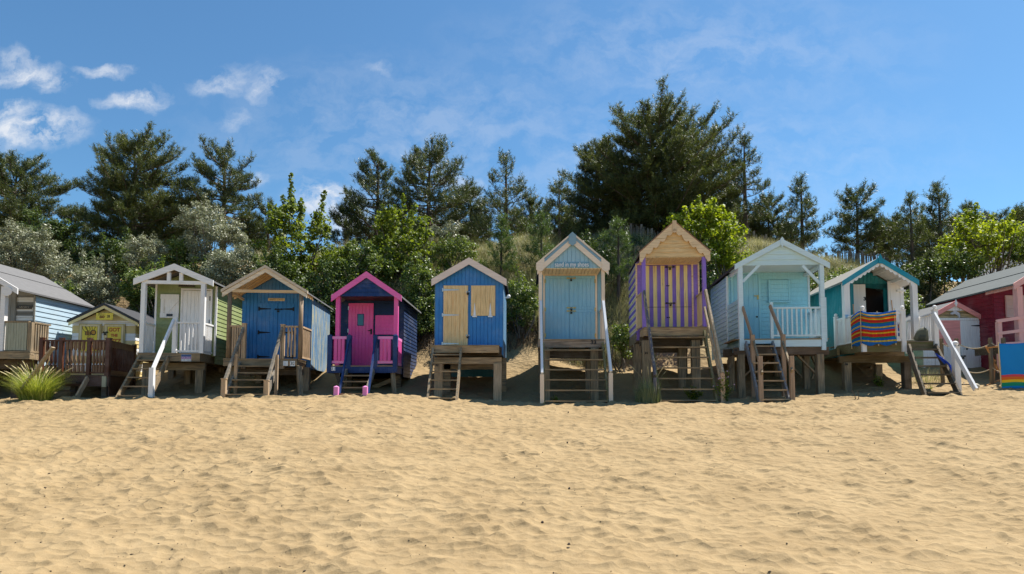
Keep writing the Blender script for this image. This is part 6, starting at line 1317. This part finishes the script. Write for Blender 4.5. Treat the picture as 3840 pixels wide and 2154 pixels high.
# striped windbreak hung over the railing: a sagging sheet with real folds, wrapped round the corner newel
def stripe_mat(name, bands, lo, hi, trans=.35):
    m = bpy.data.materials.new(name); m.use_nodes = True; nt = NT(m); b = nt.n['Principled BSDF']; out = nt.n['Material Output']; b.inputs['Roughness'].default_value = .8
    tc = nt.new('ShaderNodeTexCoord'); sp = nt.new('ShaderNodeSeparateXYZ'); nt.link(tc.outputs['UV'], sp.inputs[0])
    cr = nt.new('ShaderNodeValToRGB'); cr.color_ramp.interpolation = 'CONSTANT'; nt.link(sp.outputs[1], cr.inputs[0])
    el = cr.color_ramp.elements
    for i, (p, c) in enumerate(bands):
        e = el[i] if i < 2 else el.new(p)
        e.position = p; e.color = (*c, 1)
    wv = nt.new('ShaderNodeTexNoise', i_Scale=250.0); nt.link(tc.outputs['UV'], wv.inputs[0]); c = nt.mix(nt.ramp(wv.outputs[0], .3, .7), nt.mix(1.0, cr.outputs[0], (.85, .85, .85), 'MULTIPLY'), cr.outputs[0])
    nt.link(c, b.inputs['Base Color']); t = nt.new('ShaderNodeBsdfTranslucent'); nt.link(c, t.inputs[0])
    mx = nt.new('ShaderNodeMixShader'); mx.inputs[0].default_value = trans; nt.link(b.outputs[0], mx.inputs[1]); nt.link(t.outputs[0], mx.inputs[2]); nt.link(mx.outputs[0], out.inputs[0])
    return m
def cloth(name, fn, nu, nv, mat, root, th=.004):
    """sheet from fn(u, v) -> xyz with its own thickness"""
    V = []; UV = []
    for j in range(nv + 1):
        for i in range(nu + 1): V.append(fn(i / nu, j / nv)); UV.append((i / nu, j / nv))
    Fc = [(j * (nu + 1) + i, j * (nu + 1) + i + 1, (j + 1) * (nu + 1) + i + 1, (j + 1) * (nu + 1) + i) for j in range(nv) for i in range(nu)]
    me = bpy.data.meshes.new(name); me.from_pydata(V, [], Fc); uv = me.uv_layers.new(name='UVMap')
    for lp in me.loops: uv.data[lp.index].uv = UV[lp.vertex_index]
    for p in me.polygons: p.use_smooth = True
    me.materials.append(mat); o = bpy.data.objects.new(name, me); C.objects.link(o); o.parent = root
    s_ = o.modifiers.new('t', 'SOLIDIFY'); s_.thickness = th; return o
Bl = (.01, .20, .62); Ye = (.85, .62, .02); Rd = (.75, .035, .012); Gn = (.01, .30, .16)
bands = [(0.0, Bl), (.09, Ye), (.14, Bl), (.21, Gn), (.25, Rd), (.345, Ye), (.385, Rd), (.46, Bl), (.52, Ye), (.565, Bl), (.66, Gn), (.69, Rd), (.78, Ye), (.82, Rd), (.855, Gn), (.88, Bl), (.905, Ye), (.945, Bl)]
wr_ = world_empty(h, 'windbreak', nA + .3, yf - .08, zd, 'rainbow striped windbreak draped over the white railing of the teal hut', 'windbreak')
O36 = Vector((nA + .3, yf - .08, zd))
uR = h.x(785, yf, 800); Ltot = (uR - nA) + .62
def wfn(u, v):
    s = u * Ltot; bot = zr0 - .10; top = zr1 + .05
    if s < .62: t = 1 - s / .62; x = nA - .06 + (bl - nA) * t * .42; y = yf - .08 + (.55 - yf) * t * .42 - .02
    else: x = nA - .06 + (s - .62) * (uR - nA + .06) / (Ltot - .62); y = yf - .085
    fold = .018 * math.sin(s * 19 + v * 3) + .012 * math.sin(s * 43 + 1) * (1 - v)
    sag = .05 * math.sin(u * math.pi * 2.2 + .4) - .04 * u + (-.16 * max(0, 1 - s / .5)) 
    z = bot + (top - bot) * v + sag * (.35 + .65 * v) + (.03 * math.sin(u * 21) if v < .06 else 0)
    return (x - O36.x, y - fold - .02 - O36.y, z - O36.z)
cloth('fabric', wfn, 70, 30, stripe_mat('rainbow_stripes', bands, 0, 1, .45), wr_)
for s_ in (0.02, .36, .68, .98):
    a = Vector(wfn(s_, 0)); b = Vector(wfn(s_, 1)); MB().tube([a + Vector((0, .02, -.05)), b + Vector((0, .02, .06))], .012, 8).build('pole', PINE, wr_)
# brooms on the deck
for (u, vt, ly, lb) in ((397, 552, .05, 'wooden handle of a broom leaning by the left door of the teal hut'), (755, 515, .05, 'wooden handle of a broom leaning by the right door of the teal hut')):
    x, z = h.q(u, vt, ly); e = world_empty(h, 'broom', x, ly, zd, lb, 'broom')
    MB().tube([(0, -.12, .06), (0, 0, z - zd)], .016, 8).build('handle', paint('broom_handle', (.62, .34, .18), .6, .1), e); MB().box(-.15, .15, -.16, -.1, .0, .07).build('head', simple('broom_head', (.25, .12, .05), .9), e)
# dark folded chair, cup
x, z = h.q(415, 583, .1); e = world_empty(h, 'folding_chair', x, .35, zd, 'folded black camping chair leaning behind the left railing of the teal hut', 'chair')
for sx in (-.1, .1): MB().tube([(sx, -.05, .0), (sx, .08, z - zd)], .013, 8).build('frame', IRON, e)
MB().hexa([(-.09, -.01, .3), (.09, -.01, .3), (.09, .0, .3), (-.09, .0, .3)], [(-.09, .05, z - zd - .02), (.09, .05, z - zd - .02), (.09, .06, z - zd - .02), (-.09, .06, z - zd - .02)]).build('seat', simple('black_canvas', (.02, .02, .025), .8), e)
x, z = h.q(350, 672, -.2); e = world_empty(h, 'mug', x, -.12, z - .03, 'small blue and white mug on the left rail of the teal hut', 'mug')
MB().lathe(0, 0, [(.035, 0), (.042, .01), (.042, .11), (.036, .11), (.034, .02), (.0, .02)], 14).build('cup', simple('mug_blue', (.25, .45, .65), .3), e, smooth=True)
MB().tube([(.04, 0, .09), (.075, 0, .08), (.075, 0, .04), (.04, 0, .03)], .008, 6).build('handle', PLATE, e)
# striped deckchairs behind the rail gap
x = h.x(808, -.5, 800); e = world_empty(h, 'deckchair', x, -.35, zd, 'folded blue striped deckchair behind the gap in the teal hut railing', 'deckchair')
for sx in (-.16, .16): MB().bar((sx, -.1, 0), (sx, .25, .85), .03, .045).build('frame', paint('varnished_frame', (.35, .18, .08), .5, .1), e); MB().bar((sx * .9, .3, 0), (sx * .9, -.05, .6), .03, .045).build('frame', _mc['varnished_frame'], e)
cloth('canvas', lambda u, v: (-.14 + .28 * u, -.02 + .25 * v - .08 * math.sin(v * math.pi), .2 + .62 * v), 8, 12, stripe_mat('navy_stripes', [(0, (.03, .10, .35)), (.15, (.6, .6, .62)), (.25, (.03, .10, .35)), (.4, (.45, .08, .08)), (.5, (.03, .10, .35)), (.65, (.6, .6, .62)), (.75, (.03, .10, .35))], 0, 1, .1), e)
# rucksack at the head of the teal hut steps
x, z = h.q(1035, 915, yf + .25); e = world_empty(h, 'rucksack', x, yf + .28, zd, 'slumped olive rucksack on the deck at the top of the teal hut steps', 'bag')
def blob(prof, n=12, sy=.6, lean=(.0, .0), jit=0, seed=1):
    mb = MB(); rj = random.Random(seed); V = []; k = len(prof)
    for i, (r, zq) in enumerate(prof):
        for j in range(n):
            t = 6.2832 * j / n; rr = r * (1 + jit * (rj.random() - .5)); V.append((math.cos(t) * rr + lean[0] * zq, math.sin(t) * rr * sy + lean[1] * zq, zq))
    Fs = [(i * n + j, i * n + (j + 1) % n, (i + 1) * n + (j + 1) % n, (i + 1) * n + j) for i in range(k - 1) for j in range(n)] + [tuple(range(n))[::-1], tuple((k - 1) * n + j for j in range(n))]
    return mb.add(V, Fs)
OLV = simple('olive_canvas', (.10, .105, .07), .85)
bag = blob([(.12, 0), (.20, .03), (.205, .12), (.18, .24), (.15, .33), (.09, .40), (.03, .43)], 14, .6, (.18, 0), .18, 3).build('bag_body', OLV, e, smooth=True)
blob([(.06, .04), (.10, .06), (.10, .17), (.05, .20)], 10, .5, (.18, 0), .1, 4).build('front_pocket', simple('dark_olive', (.06, .065, .045), .85), e, smooth=True).location = (-.03, -.10, 0)
MB().tube([(.13, .02, .40), (.2, .06, .30), (.19, .08, .12), (.12, .06, .03)], .014, 6).build('strap', IRON, e)
blob([(.05, 0), (.16, .015), (.14, .05), (.02, .07)], 10, .6, (0, 0), .3, 5).build('loose_flap', OLV, e, smooth=True).location = (-.26, -.02, 0)
# blue cloth hanging on the stringer of the same steps
xq, zq = z10.q(425, 1110, yf - .55); e = world_empty(h, 'towel', xq, yf - .62, zq, 'royal blue towel hanging on the right side of the teal hut steps', 'towel')
cloth('cloth', lambda u, v: (-.15 + .15 * v * -1 + .36 * (1 - v) + .10 * u * math.sin(v * 3) + .05 * u, .02 * math.sin(u * 14 + v * 5), -.30 + .60 * v + .03 * math.sin(u * 6)), 12, 16, simple('royal_blue_cloth', (.01, .06, .45), .8), e)
# flip-flops and pebble on the sand
def on_sand(name, px, py, Y, label, cat):
    p = at(px, py, Y); e = empty(name, (p.x, Y, gz(p.x, Y) + .0)); tag(e, label, cat); return e
Z10 = lambda u, v: (3380 + u / 2.5804, 940 + v / 2.5804)
px, py = Z10(645, 1320); e = on_sand('sandals', px, py, 17.2, 'pair of dark sandals on the sand beside the white handrail foot', 'sandals')
for i, dx in enumerate((-.12, .1)):
    MB().poly([(0, 0)] and [(dx - .11, .05), (dx + .10, .05), (dx + .13, .062), (dx + .12, .075), (dx - .11, .072)], -.06 + i * .05, .03 + i * .05).build('sole', IRON, e); MB().tube([(dx - .02, -.06 + i * .05, .07), (dx + .01, -.01 + i * .05, .12), (dx - .02, .03 + i * .05, .07)], .01, 6).build('strap', simple('strap_grey', (.3, .3, .32), .6), e)
px, py = Z10(725, 1342); e = on_sand('stone', px, py, 17.0, 'smooth pale round stone on the sand by the white handrail foot', 'stone')
blob([(.03, -.02), (.075, .01), (.09, .05), (.08, .09), (.05, .12), (.01, .135)], 12, .9, (0, 0), .08, 7).build('stone', simple('pale_stone', (.50, .44, .33), .8), e, smooth=True)
# rope and post fence in front of the small hut and the red hut
PO = paint('rope_post', (.20, .15, .09), .85, .2)
posts = []
for (u, vt, vb, Y) in ((385, 855, 1240, 18.6), (532, 855, 1240, 18.4), (858, 850, 1250, 17.8), (985, 850, 1240, 17.6)):
    px, py = Z10(u, vt); p = at(px, py, Y); g0 = gz(p.x, Y); posts.append((p.x, Y, p.z))
    lab = {385: 'rope fence post nearest the teal hut steps', 532: 'rope fence post before the salmon shutter', 858: 'rope fence post between the white door and dark red hut', 985: 'rope fence post just behind the blue windbreak'}[u]
    e = empty('rope_post', (p.x, Y, g0)); tag(e, lab, 'post', 'round posts of the rope fence'); MB().tube([(0, 0, -.3), (0, 0, p.z - g0)], .055, 10).build('post', PO, e, smooth=False)
    MB().tube([(0, 0, p.z - g0 + .001), (0, 0, p.z - g0 + .015)], .045, 10).build('post_top', simple('sawn_end', (.36, .26, .15), .8), e)
ROPE = simple('hemp_rope', (.42, .34, .22), .9)
for i, (a, b) in enumerate(((0, 1), (1, 2), (2, 3))):
    for k_, dz in enumerate((.14, .86)):
        A, B = Vector(posts[a]), Vector(posts[b]); A.z -= dz; B.z -= dz; O = (A + B) / 2
        sg = .10 if i != 1 else .16
        m = MB().tube([A.lerp(B, t) + Vector((0, -.05, -4 * sg * t * (1 - t))) - O for t in [j / 10 for j in range(11)]], .014, 6)
        e = empty('rope', O); tag(e, ['left', 'middle', 'right'][i] and 'sagging hemp rope, ' + ['upper', 'lower'][k_] + ' strand, ' + ['before the salmon shutter', 'before the white door', 'behind the blue windbreak'][i], 'rope', 'ropes slung between the posts'); m.build('rope_strand', ROPE, e)
# deckchair behind the blue windbreak
px, py = Z10(925, 1290); p = at(px, py, 17.3); e = empty('deckchair', (p.x + .24, 17.3, gz(p.x, 17.3))); tag(e, 'wooden deckchair frame showing at the left end of the blue windbreak', 'deckchair')
VF = paint('orange_varnish', (.55, .25, .08), .5, .1)
for y in (0, .5):
    MB().bar((-.12, y, 1.15), (.22, y, .42), .05, .035).build('frame', VF, e); MB().bar((.02, y, .0), (.12, y, .75), .05, .035).build('frame', VF, e); MB().bar((-.16, y, .0), (.35, y, .22), .05, .035).build('frame', VF, e)
MB().bar((-.10, .02, 1.10), (-.10, .48, 1.10), .04, .04).build('crossbar', VF, e)

# blue windbreak
a = at(*Z10(945, 900), 16.9); b = at(*Z10(1187, 890), 16.6); zb = at(*Z10(975, 1340), 16.9).z; zt = a.z
e = empty('windbreak', (a.x, 16.9, zb)); tag(e, 'bright blue windbreak with rainbow foot standing on the sand at right', 'windbreak')
BB = (.01, .30, .66); bands2 = [(0, BB), (.065, (.02, .38, .20)), (.13, (.85, .62, .03)), (.19, (.75, .22, .03)), (.25, (.72, .10, .12)), (.30, BB), (.985, (.02, .2, .5))]
Wm = stripe_mat('blue_windbreak_cloth', bands2, 0, 1, .3); Hb = zt - zb
pan = [(0, 0), (.52, -.26), (1.35, -.1), (2.3, -.3)]
def w2(u, v):
    s = u * 3; i = min(2, int(s)); t = s - i; x = pan[i][0] + (pan[i + 1][0] - pan[i][0]) * t; y = pan[i][1] + (pan[i + 1][1] - pan[i][1]) * t
    return (x + .03 * (1 - v), y - .05 * math.sin(t * math.pi) * (.6 + .4 * v) + .008 * math.sin(v * 9 + s * 11), .0 + Hb * v + .02 * math.sin(t * math.pi) * (1 if v < .5 else -1) - (.02 if v < .1 else 0))
cloth('fabric', w2, 60, 24, Wm, e)
for q_ in pan: MB().tube([(q_[0] + .03, q_[1] + .02, -.25), (q_[0], q_[1] + .02, Hb + .04)], .016, 8).build('pole', PINE, e)
# driftwood plank leaning in the big marram tuft
Z1 = lambda u, v: (u / 2.5804, 960 + v / 2.5804)
p = at(*Z1(215, 1290), 16.7); q = at(*Z1(515, 885), 16.75); e = empty('driftwood_plank', p); tag(e, 'pale driftwood plank leaning at a slant through the big marram tuft', 'plank')
MB().bar((0, 0, 0), q - p, .04, .13, up=(0, -1, .0)).build('plank', paint('pale_driftwood', (.48, .37, .24), .85, .2, .4, (.3, .22, .14), 'x'), e)
# crossed sticks on the sand, a curved twig
for (pa, pb, Y, lb) in (((3192, 1462), (3210, 1490), 16.2, 'left thin stick poking from the sand before the teal hut'), ((3213, 1464), (3220, 1490), 16.2, 'right thin stick poking from the sand before the teal hut')):
    a = at(*pa, Y); b = at(*pb, Y); b.z = gz(b.x, Y); e = empty('stick', b); tag(e, lb, 'stick'); MB().tube([(0, 0, -.05), (a - b) * .5 + Vector((.02, 0, .0)), a - b], [.012, .01, .006], 6).build('stick', simple('stick_bark', (.10, .075, .05), .8), e)
x0 = at(1155, 1530, 14.6); e = empty('twig', (x0.x, 14.6, gz(x0.x, 14.6) + .03)); tag(e, 'curved thin twig lying on the sand below the pink newel posts', 'twig'); MB().tube([(-.06, 0, 0), (-.02, .03, .03), (.03, .08, .06), (.07, .2, .04)], [.008, .008, .007, .004], 6).build('twig', simple('twig_bark', (.14, .09, .06), .8), e)
# scattered pine cones, shell bits and seaweed crumbs
rg = np.random.default_rng(5); n = 900; yy_ = 4.8 + 12 * rg.random(n) ** 1.4; xx_ = (rg.random(n) - .5) * 1.9 * yy_ + .0
cl = rg.random(n) < .35; xx_[cl] = -.62 * yy_[cl] + rg.normal(size=cl.sum()) * .18 * yy_[cl]
zz2 = ground(xx_, yy_, True); V = []; Fc = []
for i in range(n):
    r = .004 + .008 * rg.random() ** 3; el_ = 1 + 2.2 * rg.random() ** 3; a = rg.random() * 3.14; c_, s_ = math.cos(a), math.sin(a); o = len(V)
    for (u, v, w_) in ((1, 0, 0), (-1, 0, 0), (0, 1, 0), (0, -1, 0), (0, 0, 1), (0, 0, -1)):
        V.append((xx_[i] + (u * c_ * el_ - v * s_) * r, yy_[i] + (u * s_ * el_ + v * c_) * r, zz2[i] + r * .6 + w_ * r * .8))
    for f in ((0, 2, 4), (2, 1, 4), (1, 3, 4), (3, 0, 4), (2, 0, 5), (1, 2, 5), (3, 1, 5), (0, 3, 5)): Fc.append(tuple(k_ + o for k_ in f))
tag(fast_mesh('beach_debris', V, Fc, simple('dark_debris', (.05, .032, .02), .8)), kind='stuff')
cones = [(1912, 1575, 'lone'), (2131, 1548, 'lone'), (2134, 1835, 'l'), (2033, 1963, 'l'), (2132, 2046, 'l'), (1542, 1560, 'l'), (2127, 1662, 'l')]
for i, (px, py, _) in enumerate(cones):
    # march down the view ray to the sand
    d = ray(px, py); t = 4.0
    while t < 18 and d.z * t > float(ground(np.array([d.x * t]), np.array([t]))[0]): t += .02
    p = d * t; e = empty('pine_cone', p); tag(e, 'small dark pine cone lying on the open sand', 'pine cone', 'pine cones on the open sand')
    blob([(.003, -.008), (.012, 0), (.017, .009), (.014, .018), (.006, .027)], 9, .9, (.2, 0), .25, i).build('cone', simple('cone_brown', (.05, .03, .02), .8), e)
# pale building glimpsed at the far right beyond the trees
a = at(3834, 815, 40); e = empty('distant_house', (a.x + 2, 40, 4.5)); tag(e, 'white building with blue panels glimpsed beyond the trees at right', 'building')
MB().box(-2, 4, 0, 5, 0, a.z - 4.5 + .0).build('wall', WHITE, e)
m = MB()
for k_ in range(3): MB().box(-1.6 + k_ * 1.9, -.3 + k_ * 1.9, -.05, -.01, a.z - 6.6, a.z - 5.0).build('window', simple('blue_panel', (.03, .07, .3), .3), e)
MB().box(-2.2, 4.2, -.3, 5.3, a.z - 4.49, a.z - 4.25).build('roof', FELT, e)
# little bird box on the distant trunk is left out: too small to read
